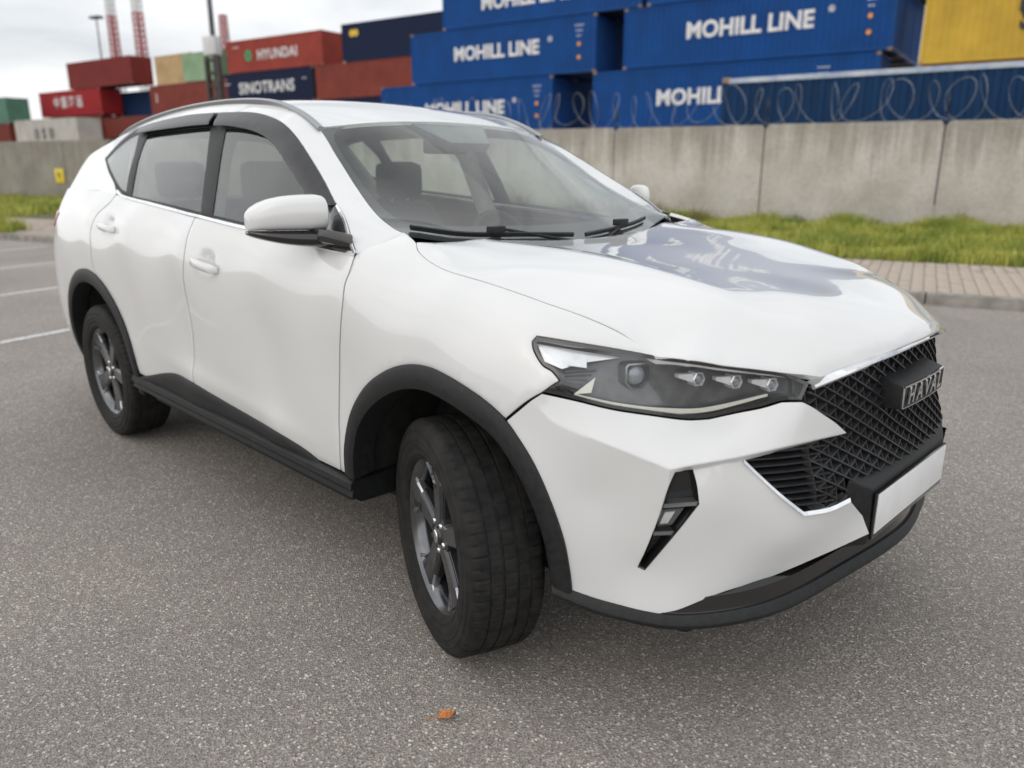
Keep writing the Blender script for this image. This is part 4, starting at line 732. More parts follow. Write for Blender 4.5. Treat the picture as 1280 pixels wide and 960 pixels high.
# ---- interior
mb=MB(); mb.loft([[(-.40,y,1.10),(-.52,y,1.125-.02*abs(y)),(-.80,y,1.12-.02*abs(y)),(-.93,y,1.04),(-.90,y,.75),(-.45,y,.75)] for y in np.linspace(-.72,.72,9)]); mb.build('dashboard',DASH,car,True,50)
mb=MB()
st=[(-1.02+.07*math.sin(a)*-1,.37+.185*math.cos(a),1.02+.17*math.sin(a)) for a in np.linspace(0,2*math.pi,33)]
mb.tube(st,.014,8,cap=False); sw=mb.build('steering_wheel',DASH,car,True,60)
mb=MB(); mb.box((-.035,-.06,-.05),(.02,.06,.05),Matrix.Translation((-1.0,.37,1.02))); mb.box((-.012,-.17,-.018),(.01,.17,.018),Matrix.Translation((-1.01,.37,1.02))); mb.build('steering_hub',DASH,sw,bevel=.01)
def seat(x,y,wd):
    s=empty('seat',(x,y,0)); s.parent=car
    mb=MB(); mb.loft([[(-.28,-wd,.62),(.26,-wd,.66),(.26,-wd,.52),(-.28,-wd,.46)],[(-.28,wd,.62),(.26,wd,.66),(.26,wd,.52),(-.28,wd,.46)]]); mb.build('seat_cushion',CLOTH,s,bevel=.05)
    mb=MB(); mb.loft([[(-.20,-wd,.60),(-.34,-wd*.95,1.05),(-.40,-wd*.72,1.22),(-.50,-wd*.7,1.22),(-.46,-wd,1.0),(-.34,-wd,.56)],[(-.20,wd,.60),(-.34,wd*.95,1.05),(-.40,wd*.72,1.22),(-.50,wd*.7,1.22),(-.46,wd,1.0),(-.34,wd,.56)]]); mb.build('seat_back',CLOTH,s,bevel=.04)
    n=2 if wd>.4 else 1
    for k in range(n):
        yy=(k-.5)*.8 if n==2 else 0
        mb=MB(); mb.box((-.50,yy-.13,1.235),(-.40,yy+.13,1.42)); mb.build('headrest',CLOTH,s,bevel=.045)
        mb=MB(); mb.tube([(-.45,yy-.05,1.18),(-.45,yy-.05,1.26)],.008,6); mb.build('headrest_post',SATIN,s); mb=MB(); mb.tube([(-.45,yy+.05,1.18),(-.45,yy+.05,1.26)],.008,6); mb.build('headrest_post',SATIN,s)
seat(-1.35,-.37,.26); seat(-1.35,.37,.26); seat(-2.25,0,.66)
# headliner and inner pillars
hl=np.array([(x,y,ROOF.drop([(x,y,0)])[0][2]-.035) for x in np.linspace(-1.02,-3.25,14) for y in np.linspace(-.55,.55,9)])
mb=MB(); mb.V=[tuple(p) for p in hl]; mb.F=[(i*9+j,i*9+j+1,(i+1)*9+j+1,(i+1)*9+j) for i in range(13) for j in range(8)]; mb.build('headliner',LINING,car,True,60,fix=False)
for s in (-1,1):
    for P in ([(-1.55,.80,1.15),(-1.60,.70,1.45),(-1.66,.60,1.60)],[(-2.52,.78,1.2),(-2.66,.66,1.45),(-2.72,.58,1.56)]):
        mb=MB(); mb.tube([(a,s*(b-.03),c) for a,b,c in P],.05,8,ry=.4); mb.build('inner_pillar',LINING,car,True,60)
    mb=MB(); mb.box((-2.45,s*.80-.02,.50),(-.55,s*.80+.02,1.14)); mb.build('door_card',DASH,car,bevel=.015)
mb=MB(); mb.box((-.03,-.11,-.028),(.01,.11,.028),Matrix.Translation((-.97,0,1.475))); mb.build('rear_view_mirror',DASH,car,bevel=.012)
mb=MB(); mb.box((-.55,-.70,.45),(-.52,.70,1.1)); mb.build('firewall',DARK,car)
# ================= the place =================
# yard frame: a = metres along the kerb (to the car's rear), b = metres across towards the wall
DX=np.array([-.953,-.303]); NX=np.array([-.303,.953]); ANG=math.atan2(-.303,-.953)
CUR=[DX,NX]
def yd(a,b,z=0.): return (float(CUR[0][0]*a+CUR[1][0]*b),float(CUR[0][1]*a+CUR[1][1]*b),z)
YM=Matrix(((DX[0],NX[0],0,0),(DX[1],NX[1],0,0),(0,0,1,0),(0,0,0,1)))   # local (a,b,z) -> world (handedness flips)
def flipf(F): return [tuple(f)[::-1] for f in F]
class YB(MB):
    """mesh builder in yard coordinates"""
    def build(s,name,m,parent=None,smooth=False,auto=None,bevel=0,fix=True):
        s.V=[yd(*v) for v in s.V]; return MB.build(s,name,m,parent,smooth,auto,bevel,fix)
# ---- asphalt
AS=mat('asphalt',(.15,.14,.13),.9)
tc=N(AS,'ShaderNodeTexCoord'); 
n1=N(AS,'ShaderNodeTexNoise',i_Scale=230,i_Detail=3,i_Roughness=.6); v1=N(AS,'ShaderNodeTexVoronoi',i_Scale=185); v2=N(AS,'ShaderNodeTexVoronoi',i_Scale=105); n2=N(AS,'ShaderNodeTexNoise',i_Scale=.55,i_Detail=6); n3=N(AS,'ShaderNodeTexNoise',i_Scale=6,i_Detail=5)
for n in (n1,v1,v2,n2,n3): LK(AS,tc.outputs['Object'],n.inputs['Vector'])
r1=N(AS,'ShaderNodeValToRGB'); e=r1.color_ramp.elements; e[0].position=.34; e[0].color=(.075,.069,.063,1); e[1].position=.70; e[1].color=(.58,.53,.48,1)
LK(AS,n1.outputs['Fac'],r1.inputs['Fac'])
# single stones: random grey per cell
sep=N(AS,'ShaderNodeSeparateColor'); LK(AS,v1.outputs['Color'],sep.inputs['Color'])
r2=N(AS,'ShaderNodeValToRGB'); e=r2.color_ramp.elements; e[0].position=.0; e[0].color=(.09,.083,.076,1); e[1].position=1; e[1].color=(.80,.75,.70,1); k_=e.new(.70); k_.color=(.30,.275,.25,1); k_=e.new(.92); k_.color=(.46,.425,.39,1)
LK(AS,sep.outputs['Red'],r2.inputs['Fac'])
ms=N(AS,'ShaderNodeMixRGB'); ms.inputs['Fac'].default_value=.55; LK(AS,r1.outputs['Color'],ms.inputs['Color1']); LK(AS,r2.outputs['Color'],ms.inputs['Color2'])
# coarse pale stones
sep2=N(AS,'ShaderNodeSeparateColor'); LK(AS,v2.outputs['Color'],sep2.inputs['Color'])
gt=N(AS,'ShaderNodeMath',operation='GREATER_THAN'); gt.inputs[1].default_value=.93; LK(AS,sep2.outputs['Green'],gt.inputs[0])
lt=N(AS,'ShaderNodeMath',operation='LESS_THAN'); lt.inputs[1].default_value=.0040*105; LK(AS,v2.outputs['Distance'],lt.inputs[0])
an=N(AS,'ShaderNodeMath',operation='MULTIPLY'); LK(AS,gt.outputs[0],an.inputs[0]); LK(AS,lt.outputs[0],an.inputs[1])
mc=N(AS,'ShaderNodeMixRGB'); mc.inputs['Color2'].default_value=(.66,.63,.58,1); LK(AS,an.outputs[0],mc.inputs['Fac']); LK(AS,ms.outputs['Color'],mc.inputs['Color1'])
# wide, soft wear patches
r3=N(AS,'ShaderNodeValToRGB'); e=r3.color_ramp.elements; e[0].position=.3; e[0].color=(.95,.945,.94,1); e[1].position=.7; e[1].color=(1.26,1.24,1.22,1); LK(AS,n2.outputs['Fac'],r3.inputs['Fac'])
mm=N(AS,'ShaderNodeMixRGB',blend_type='MULTIPLY'); mm.inputs['Fac'].default_value=1; LK(AS,mc.outputs['Color'],mm.inputs['Color1']); LK(AS,r3.outputs['Color'],mm.inputs['Color2'])
LK(AS,mm.outputs['Color'],BS(AS).inputs['Base Color'])
bp=N(AS,'ShaderNodeBump',i_Strength=.9,i_Distance=.006); ad=N(AS,'ShaderNodeMath',operation='ADD'); LK(AS,n1.outputs['Fac'],ad.inputs[0]); LK(AS,v1.outputs['Distance'],ad.inputs[1]); LK(AS,ad.outputs[0],bp.inputs['Height']); LK(AS,bp.outputs['Normal'],BS(AS).inputs['Normal'])
o=obj('ground',[(-600,-600,0),(600,-600,0),(600,600,0),(-600,600,0)],[(0,1,2,3)],AS,smooth=False); tag(o,'grey coarse asphalt of the car park','asphalt',kind='structure')
# ---- parking lines
WL=mat('road_paint',(.6,.59,.57),.8); noise_color(WL,(.20,.19,.18),(.66,.65,.63),45,lo=.36,hi=.52,detail=8)
for a in (5.72,8.17,10.6,13.0):
    mb=YB(); mb.add([(a-.055,-.9,.004),(a+.055,-.9,.004),(a+.055,6.1,.004),(a-.055,6.1,.004)],[(0,1,2,3)]); o=mb.build('parking_line',WL); 
    tag(o,'worn white painted bay line on the asphalt behind the car','line','parking bay lines',kind='structure')
# ---- kerb, pavement, verge
KB=mat('kerb_concrete',(.30,.28,.25),.9); noise_color(KB,(.20,.185,.165),(.34,.32,.29),7,bump=.3,bscale=70)
PV=mat('paver',(.33,.27,.225),.9); noise_color(PV,(.33,.275,.225),(.48,.405,.34),9,bump=.25,bscale=90)
SANDJ=mat('joint_sand',(.17,.14,.115),.95); noise_color(SANDJ,(.20,.17,.14),(.28,.24,.20),30)
SOIL=mat('soil',(.10,.085,.05),.95); noise_color(SOIL,(.07,.075,.03),(.13,.12,.06),5)
kerb=empty('kerb',yd(4,6.64)); tag(kerb,kind='structure')
for i in range(-6,40):
    mb=YB(); h=.118+rng.normal(0,.003); mb.box((i+.006,6.56,-.05),(i+.994,6.72,h)); o=mb.build('kerb_stone',KB,kerb,bevel=.012); o.matrix_parent_inverse=kerb.matrix_world.inverted() if False else Matrix.Translation(Vector(yd(4,6.64))).inverted()
pav=empty('pavement'); tag(pav,kind='structure')
mb=YB(); mb.add([(-9,6.72,.100),(60,6.72,.100),(60,9.5,.100),(-9,9.5,.100)],[(0,3,2,1)]); mb.build('paving_bed',SANDJ,pav,fix=False)
pm=[]
for k in range(4):
    mb=YB(); mb.box((-.062,-.098,-.03),(.062,.098,.0)); o=mb.build('pp',PV,bevel=.006); pm.append(o.data); bpy.data.objects.remove(o)
cnt=0; rest=YB()
cells=[]
for row in range(14):
    for i in range(-60,440):
        a=i*.13; b=6.82+row*.20; 
        if b<9.5: cells.append((a,b))
def seen(a,b): return (-2.6<a<5.2)
near=[c for c in cells if seen(*c)]; near.sort(key=lambda c:(c[0]+.9)**2+(c[1]-6)**2); nset=set(near[:300])
for c in cells:
    z=.118+rng.normal(0,.0018)
    if c in nset: o=link('paver',pm[0],pav,Matrix.Translation(Vector(yd(c[0],c[1],z))))
    elif c[0]<30: rest.add([(c[0]-.06,c[1]-.095,z),(c[0]+.06,c[1]-.095,z),(c[0]+.06,c[1]+.095,z),(c[0]-.06,c[1]+.095,z),(c[0]-.06,c[1]-.095,.09),(c[0]+.06,c[1]-.095,.09)],[(0,3,2,1),(0,1,5,4)])
o=rest.build('far_pavers',PV,pav,fix=False); tag(o,kind='stuff')
mb=YB(); V=[];F=[]
na,nb_=140,10
for i in range(na+1):
    for j in range(nb_+1):
        a=-10+70*i/na; b=9.5+6.6*j/nb_; V.append((a,b,.11+.10*(j/nb_)+.03*math.sin(a*1.3+j)*(j/nb_)))
for i in range(na):
    for j in range(nb_): F.append((i*(nb_+1)+j,i*(nb_+1)+j+1,(i+1)*(nb_+1)+j+1,(i+1)*(nb_+1)+j))
mb.add(V,F); o=mb.build('verge',SOIL,None,True,60,fix=False); tag(o,kind='structure')
GRASS=mat('grass_blades',(.10,.16,.03),.7); noise_color(GRASS,(.18,.24,.03),(.48,.48,.10),1.3,detail=8)
GRASSD=mat('dry_grass',(.25,.20,.09),.8); noise_color(GRASSD,(.16,.13,.06),(.33,.27,.14),3)
def blades(name,n,a0,a1,b0,b1,h0,h1,m,wd,lab,seed,clump=0):
    g=np.random.default_rng(seed); a=g.uniform(a0,a1,n); b=g.uniform(b0,b1,n)
    if clump:
        ca=g.uniform(a0,a1,clump); cb=g.uniform(b0,b1,clump); k=g.integers(0,clump,n); s=g.normal(0,.14,(n,2)); a=ca[k]+s[:,0]; b=np.clip(cb[k]+s[:,1],b0,b1)
    h=g.uniform(h0,h1,n)*(.55+.45*np.sin(a*1.7+1)**2+.25*np.sin(b*3+a*4)); h=np.abs(h)+.02
    th=g.uniform(0,2*math.pi,n); ln=g.normal(0,.35,(n,2))*h[:,None]
    z=.10+.10*(b-9.5)/6.6
    base=np.stack([DX[0]*a+NX[0]*b,DX[1]*a+NX[1]*b,z],1); sx=np.stack([np.cos(th),np.sin(th),0*th],1)*(wd/2)
    mid=base+np.stack([ln[:,0]*.35,ln[:,1]*.35,h*.6],1); tip=base+np.stack([ln[:,0],ln[:,1],h],1)
    V=np.stack([base-sx,base+sx,mid+sx*.8,mid-sx*.8,tip],1).reshape(-1,3); i=np.arange(n)*5
    me=bpy.data.meshes.new(name); 
    F=np.concatenate([np.stack([i,i+1,i+2],1),np.stack([i,i+2,i+3],1),np.stack([i+3,i+2,i+4],1)])
    me.vertices.add(len(V)); me.vertices.foreach_set('co',V.ravel().astype('f')); me.loops.add(F.size); me.loops.foreach_set('vertex_index',F.ravel().astype('i')); me.polygons.add(len(F)); me.polygons.foreach_set('loop_start',np.arange(0,F.size,3,dtype='i')); me.update(); me.validate(); me.materials.append(m)
    o=bpy.data.objects.new(name,me); COL.objects.link(o); tag(o,lab,'grass',kind='stuff'); return o
blades('grass',52000,-5,9,9.55,15.0,.10,.26,GRASS,.018,'green grass strip in front of the concrete wall',3)
blades('grass',30000,20,42,9.3,15.0,.10,.30,GRASS,.03,'green grass strip along the far part of the wall',4)
blades('grass',9000,-5,9,14.1,15.05,.12,.34,GRASS,.016,'taller grass tufts at the foot of the wall',5,clump=120)
blades('dry_weeds',1500,3,9,14.3,15.05,.3,.65,GRASSD,.014,'dry brown weeds at the foot of the wall',6,clump=22)
# a small bush of weeds on the far kerb
blades('weeds',1600,15.2,17.2,6.7,7.5,.15,.40,GRASS,.03,'weeds growing over the far kerb edge',8,clump=14)
# ---- concrete wall
CW=mat('wall_concrete',(.42,.385,.345),.9)
tc=N(CW,'ShaderNodeTexCoord'); mp_=N(CW,'ShaderNodeMapping'); mp_.inputs['Scale'].default_value=(5.5,5.5,.30)
s1=N(CW,'ShaderNodeTexNoise',i_Scale=1.0,i_Detail=7,i_Roughness=.65); s2=N(CW,'ShaderNodeTexNoise',i_Scale=1.2,i_Detail=6); s3=N(CW,'ShaderNodeTexNoise',i_Scale=14,i_Detail=5)
LK(CW,tc.outputs['Object'],mp_.inputs['Vector']); LK(CW,mp_.outputs['Vector'],s1.inputs['Vector']); LK(CW,tc.outputs['Object'],s2.inputs['Vector']); LK(CW,tc.outputs['Object'],s3.inputs['Vector'])
ra=N(CW,'ShaderNodeValToRGB'); e=ra.color_ramp.elements; e[0].position=.3; e[0].color=(.46,.425,.375,1); e[1].position=.7; e[1].color=(.63,.595,.55,1); LK(CW,s2.outputs['Fac'],ra.inputs['Fac'])
sx_=N(CW,'ShaderNodeSeparateXYZ'); LK(CW,tc.outputs['Object'],sx_.inputs['Vector'])
zr=N(CW,'ShaderNodeMapRange'); zr.inputs['From Min'].default_value=1.0; zr.inputs['From Max'].default_value=2.2; LK(CW,sx_.outputs['Z'],zr.inputs['Value'])
# run-off streaks hanging down from the coping
st_=N(CW,'ShaderNodeMath',operation='MULTIPLY_ADD'); st_.inputs[1].default_value=.42; LK(CW,zr.outputs['Result'],st_.inputs[0]); LK(CW,s1.outputs['Fac'],st_.inputs[2])
rb=N(CW,'ShaderNodeValToRGB'); e=rb.color_ramp.elements; e[0].position=.62; e[0].color=(0,0,0,1); e[1].position=.92; e[1].color=(1,1,1,1); LK(CW,st_.outputs[0],rb.inputs['Fac'])
mw_=N(CW,'ShaderNodeMixRGB'); mw_.inputs['Color2'].default_value=(.19,.175,.14,1); mf=N(CW,'ShaderNodeMath',operation='MULTIPLY'); mf.inputs[1].default_value=.6; LK(CW,rb.outputs['Color'],mf.inputs[0]); LK(CW,mf.outputs[0],mw_.inputs['Fac']); LK(CW,ra.outputs['Color'],mw_.inputs['Color1'])
mg=N(CW,'ShaderNodeMixRGB',blend_type='MULTIPLY'); mg.inputs['Fac'].default_value=.5; LK(CW,mw_.outputs['Color'],mg.inputs['Color1'])
rg=N(CW,'ShaderNodeValToRGB'); e=rg.color_ramp.elements; e[0].position=.3; e[0].color=(.7,.7,.7,1); e[1].position=.6; e[1].color=(1,1,1,1); LK(CW,s3.outputs['Fac'],rg.inputs['Fac']); LK(CW,rg.outputs['Color'],mg.inputs['Color2']); LK(CW,mg.outputs['Color'],BS(CW).inputs['Base Color'])
bw=N(CW,'ShaderNodeBump',i_Strength=.25,i_Distance=.02); LK(CW,s3.outputs['Fac'],bw.inputs['Height']); LK(CW,bw.outputs['Normal'],BS(CW).inputs['Normal'])
CWD=CW.copy(); CWD.name='wall_concrete_older'
for nd in CWD.node_tree.nodes:
    if nd.type=='VALTORGB' and abs(nd.color_ramp.elements[1].color[0]-.63)<.01: nd.color_ramp.elements[0].color=(.24,.22,.185,1); nd.color_ramp.elements[1].color=(.36,.335,.29,1)
wall=empty('concrete_wall',(0,0,0),0,'long stained wall of upright grey concrete slabs behind the grass strip','wall')
PW=3.34
for i in range(-5,24):
    a0=-1.05+PW*i; dz=rng.normal(0,.012); db=rng.normal(0,.012)
    mb=YB(); c=.10; h=2.22+dz
    prof=[(a0+.012,-.1),(a0+PW-.012,-.1),(a0+PW-.012,h-c),(a0+PW-.08,h),(a0+.08,h),(a0+.012,h-c)]
    mb.loft([[(a,15.1+db,z) for a,z in prof],[(a,15.26+db,z) for a,z in prof]]); mb.build('wall_slab',CW if i<5 else CWD,wall,bevel=.012)
YEL=mat('sign_yellow',(.75,.58,.03),.5); BLK=mat('sign_black',(.02,.02,.02),.6)
sg=empty('warning_sign',yd(26.0,15.05,1.05),0,'small square yellow warning sign on the far concrete wall','sign')
mb=MB(); mb.box((-.24,-.01,-.24),(.24,.01,.24),Matrix.Rotation(ANG,4,'Z')); mb.build('sign_plate',YEL,sg,bevel=.004)
mb=MB(); mb.add([(-.02,-.014,-.12),(.10,-.014,-.12),(0.0,-.014,.02),(.07,-.014,.02),(-.05,-.014,.15),(-.01,-.014,0),(-.08,-.014,0)],[(0,2,3),(5,6,4),(4,3,2),(5,4,2),(0,5,2)]); 
mb.V=[tuple(Matrix.Rotation(ANG+math.pi,4,'Z')@Vector(v)) for v in mb.V]; mb.build('sign_symbol',BLK,sg)
# ---- razor wire on the wall
WIRE=mat('galvanised_wire',(.30,.32,.34),.45,.8); noise_color(WIRE,(.22,.22,.22),(.42,.43,.44),3)
mb=YB(); pts=[]
for k in range(0,28*42):
    t=k/28; an=t*2*math.pi; rr=.385+.04*math.sin(t*1.9)+.03*math.sin(t*5.3); pts.append((-5+t*.46+.10*math.sin(t*2.7)+.05*math.sin(t*7.1),15.18+.18*math.cos(an),2.61+rr*math.sin(an)+.03*math.sin(t*.8)))
pts=[(p[0]+(.24+.07*math.sin(i/28*3.3))*math.cos(2*math.pi*i/28+.35*math.sin(i/28*1.7)),p[1],p[2]) for i,p in enumerate(pts)]
mb.tube(pts,.0048,5); rw=mb.build('razor_wire',WIRE,None,True,60); tag(rw,'coil of razor wire along the top of the concrete wall','razor wire')
for i in range(-2,6):
    a=-1.05+PW*i; mb=YB(); mb.tube([(a,15.24,2.0),(a,15.22,2.75)],.018,6); mb.tube([(a,15.22,2.35),(a-.02,15.02,2.6)],.012,6); o=mb.build('wire_bracket',RIM,None); 
    tag(o,'steel bracket holding the razor wire on the wall','bracket','brackets along the wall top'); o['kind']='stuff' if False else ''
    del o['kind']
# ---- containers
CM={}
def cmat(name,c,rust=.0,rough=.5):
    if name in CM: return CM[name]
    m=mat('container_'+name,c,rough,spec=.18); d=tuple(x*.80+.001 for x in c); l=tuple(min(1,x*1.12+.001) for x in c); noise_color(m,d,l,.8,lo=.3,hi=.7,detail=9,rough=(.5,.75)); CM[name]=m; return m
CASTM=mat('corner_casting',(.30,.17,.10),.8); noise_color(CASTM,(.16,.10,.07),(.40,.27,.18),6)
FLOORM=mat('container_steel_dark',(.03,.03,.03),.8)
LETW=mat('lettering_white',(.74,.75,.76),.6); noise_color(LETW,(.62,.63,.64),(.80,.80,.80),2.5)
LETK=mat('lettering_black',(.03,.03,.03),.6); LETO=mat('lettering_orange',(.75,.30,.05),.6); LETG=mat('lettering_green',(.03,.30,.12),.6); LETY=mat('lettering_yellow',(.75,.50,.05),.6)
CMESH={}
def corr(L0,L1,z0,z1,pitch,dep,flat=.38):
    """trapezoid corrugation in the plane (u,z): list of (u,depth)"""
    n=max(2,int(round((L1-L0)/pitch))); p=(L1-L0)/n; P=[]
    for i in range(n):
        u=L0+i*p; P+=[(u,0),(u+p*flat,0),(u+p*.5,dep),(u+p*(.5+flat),dep)]
    P.append((L1,0)); return P
def container_meshes(L_,H,m,door):
    key=(round(L_,2),H,m.name,door)
    if key in CMESH: return CMESH[key]
    W=2.44; out=[]
    def keep(nm,mb,mt=m,fix=True,**k): o=mb.build(nm+'_x',mt,None,fix=fix,**k); out.append((nm,o.data)); bpy.data.objects.remove(o)
    # local: u 0..L along a, v 0..W along b (front face v=0), z 0..H
    P=corr(.10,L_-.10,0,0,.28,.036)
    for nm,v0,s in (('side_panel',.012,1),('side_panel',W-.012,-1)):
        mb=YB(); V=[(u,v0+s*d,.16) for u,d in P]+[(u,v0+s*d,H-.11) for u,d in P]; n=len(P); mb.add(V,[(i,i+1,n+i+1,n+i) if s>0 else (i,n+i,n+i+1,i+1) for i in range(n-1)]); keep(nm,mb,fix=False)
    Q=corr(.10,W-.10,0,0,.25,.045)
    for u0,s in ((L_-.012,-1),(.012,1)):
        if s==1 and door: continue
        mb=YB(); V=[(u0+s*d,v,.16) for v,d in Q]+[(u0+s*d,v,H-.11) for v,d in Q]; n=len(Q); mb.add(V,[(i,i+1,n+i+1,n+i) if s<0 else (i,n+i,n+i+1,i+1) for i in range(n-1)]); keep('end_panel',mb,fix=False)
    if door:
        for k in (0,1):
            v0=.09+k*(W/2-.09)+.005; v1=v0+W/2-.10
            mb=YB(); mb.box((.02,v0,.16),(.07,v1,H-.11)); 
            keep('door_leaf',mb)
            for q in (.3,.72):
                mb=YB(); v=v0+(v1-v0)*q; mb.tube([(.0,v,.12),(.0,v,H-.08)],.022,6); keep('lock_rod',mb,CASTM if False else m)
    for u in (0,L_-.12):
        for v in (0,W-.12): 
            mb=YB(); mb.box((u,v,.11),(u+.12,v+.12,H-.11)); keep('corner_post',mb)
    for v in (0,W-.08):
        mb=YB(); mb.box((.12,v,H-.13),(L_-.12,v+.08,H-.02)); keep('top_rail',mb)
        mb=YB(); mb.box((.12,v,.02),(L_-.12,v+.08,.18)); keep('bottom_rail',mb)
    for u in (.0,L_-.08):
        mb=YB(); mb.box((u,.12,H-.13),(u+.08,W-.12,H-.02)); keep('end_header',mb)
        mb=YB(); mb.box((u,.12,.02),(u+.08,W-.12,.18)); keep('end_sill',mb)
    mb=YB(); mb.box((.08,.08,H-.06),(L_-.08,W-.08,H-.025)); keep('roof_panel',mb)
    mb=YB(); mb.box((.08,.08,.10),(L_-.08,W-.08,.15)); keep('floor',mb,FLOORM)
    for u in (-.004,L_-.174):
        for v in (-.004,W-.158):
            for z in (-.0,H-.118):
                mb=YB(); mb.box((u,v,z),(u+.178,v+.162,z+.118)); keep('corner_casting',mb,CASTM)
    CMESH[key]=out; return out
def container(a_left,N_,z,L_,H,col,label,texts=(),door=False,group='stacked shipping containers'):
    """a_left: end farthest along the kerb; side panel faces the car park"""
    a=a_left-L_; m=CM[col]; t=empty('shipping_container',yd(a,N_,z),0,label,'container',group)
    for nm,me in container_meshes(L_,H,m,door): link(nm,me,t)
    for (txt,size,u,zz,mt,wgt,kw) in texts:
        me=text_mesh(txt,size,.006,wgt,**kw); me.materials.append(mt)
        # reads from the far end towards the near end: text +x runs along -a
        M=Matrix(((-CUR[0][0],0,-CUR[1][0],0),(-CUR[0][1],0,-CUR[1][1],0),(0,1,0,0),(0,0,0,1))); p=Vector(yd(L_-u,-.006,zz)); M.translation=p
        link('lettering',me,t,M)
    return t
CUR[:]=[np.array([-.9819,-.1894]),np.array([-.1894,.9819])]     # the stacks stand slightly turned to the wall
BLUE=cmat('blue',(.0045,.060,.235)); cmat('navy',(.008,.016,.05)); cmat('deep_blue',(.006,.028,.09)); cmat('teal_blue',(.005,.036,.105)); cmat('yellow',(.56,.37,.055)); cmat('red_brown',(.19,.030,.026)); cmat('red',(.32,.022,.026)); cmat('brick',(.22,.05,.036)); cmat('rust',(.17,.036,.026)); cmat('tan',(.50,.36,.19)); cmat('pale_green',(.27,.40,.25)); cmat('green',(.10,.22,.16)); cmat('grey',(.48,.46,.42)); cmat('orange_red',(.31,.055,.04))
LB=12.6; HB=2.82; F40=12.6; F20=6.06
def moh(sz=1.0,u=LB*.5,z=1.6): return [('MOHILL LINE',sz,u,z,LETW,.034,dict(spacing=1.0)),('®',.36,u+3.62*sz,z+.34*sz,LETW,.006,{})]
def marks(L_=LB,z=1.5): return [('- - - -',.24,L_-1.0,z+.85,LETW,.016,{}),('- - -',.24,L_-1.0,z+.6,LETW,.016,{}),('- -',.24,L_-1.0,z+.35,LETW,.016,{}),('o',.27,L_-1.0,z-.05,LETO,.04,{}),('o',.27,L_-1.0,z-.7,LETO,.04,{})]
# blue stacks
T1,T2,T3,T4=.45,3.28,6.12,8.96
container(34.8,36,T1,LB,HB,'blue','blue container at ground level under the left blue stack')
container(34.8,36,T2,LB,HB,'blue','blue container with white lettering, lowest of the left blue stack seen above the wall',moh(1.0,6.5,1.3)+marks())
container(32.2,36,T3,LB,HB,'blue','blue container with white lettering, middle of the left blue stack',moh(1.0,6.2,1.45)+marks())
container(29.7,36,T4,LB,HB,'blue','blue container with white lettering, topmost of the left blue stack',moh(1.0,5.7,1.15)+marks())
container(19.7,36,T1,LB,HB,'blue','blue container at ground level under the right blue stack')
container(19.7,36,T2,13.9,HB,'blue','blue container with white lettering, half hidden behind the dark blue container by the wall',moh(1.02,6.6,1.35)+marks())
container(18.0,36,T3,LB,HB,'blue','blue container with white lettering, upper one of the right blue stack',moh(1.02,6.3,1.5)+marks())
container(16.8,36,T4,LB,HB,'blue','blue container on the very top of the right blue stack',moh(1.02,6.2,1.45))
for k,nb in ((1,38.6),(2,41.2)):
    w_=('second','third')[k-1]
    for a_,z_,lv in ((19.7,T1,'ground level'),(19.7,T2,'second level'),(18.0,T3,'third level'),(16.8,T4,'top level')):
        container(a_,nb,z_,LB,HB,'blue','plain blue container in the %s row back of the right blue stack, %s'%(w_,lv))
for a_,z_,lv in ((34.8,T1,'ground level'),(34.8,T2,'second level'),(32.2,T3,'third level'),(29.7,T4,'top level')):
    container(a_,38.6,z_,LB,HB,'blue','plain blue container in the second row back of the left blue stack, %s'%lv)
container(4.3,36,.25,LB,2.59,'rust','rust red container at ground level under the yellow one')
container(4.3,36,2.85,LB,2.59,'rust','rust red container standing under the yellow container')
container(4.3,36,5.45,LB,2.9,'yellow','yellow ochre container with black lettering beside the blue stack',[('m',1.9,4.0,2.35,LETK,.05,{}),('S C',1.1,4.2,1.45,LETK,.05,{})])
dk=container(5.78,16.8,.56,LB,2.85,'teal_blue','dark blue container with pale top rail standing close behind the wall')
PALE=mat('faded_rail',(.42,.50,.60),.6); noise_color(PALE,(.30,.38,.50),(.55,.60,.66),3)
for ch in dk.children:
    if ch.name.startswith('top_rail'): ch.data=ch.data.copy(); ch.data.materials[0]=PALE
# far rows
HF=2.75
for a_,c,lb in ((65.5,'brick','brick red container at the bottom of the row under the navy lettered one'),(52.5,'navy','navy container at the bottom of the row under the brick red one')):
    container(a_,47,1.0,F40,2.9,c,lb); container(a_,47,3.92,F40,2.9,c,lb.replace('at the bottom of','second from the bottom in'))
container(65.5,47,6.84,F40,HF,'navy','navy container with white block lettering under the orange red one',[('SINOTRANS',1.35,6.4,1.35,LETW,.03,dict(spacing=1.05)),('- - -',.45,1.0,1.9,LETW,.03,{}),('- -',.45,11.5,1.9,LETW,.03,{})])
container(64.2,47,9.62,F40,HF,'orange_red','faded orange red container with green emblem and white lettering',[('HYUNDAI',1.15,6.9,1.3,LETW,.022,dict(spacing=1.05)),('- - -',.5,1.3,2.2,LETW,.03,{}),('o',1.7,3.0,1.5,LETG,.08,{})])
container(52.6,47,6.84,F40,HF,'brick','brick red container under the dark navy one beside the blue stack')
container(49.2,47,9.62,F40,2.9,'navy','dark navy container with small yellow mark beside the blue stack',[('oo',.8,1.4,2.2,LETY,.08,{})])
for a_,c,z_,lb in ((99.6,'red_brown',1.0,'brown container at the bottom under the bright red one'),(99.6,'red_brown',3.92,'brown container second from the bottom under the bright red one'),(83.0,'red_brown',.7,'brown container at the bottom under the brick red one'),(83.0,'rust',3.6,'rust brown container directly under the brick red one on the far row')):
    container(a_,47,z_,F40,2.85,c,lb)
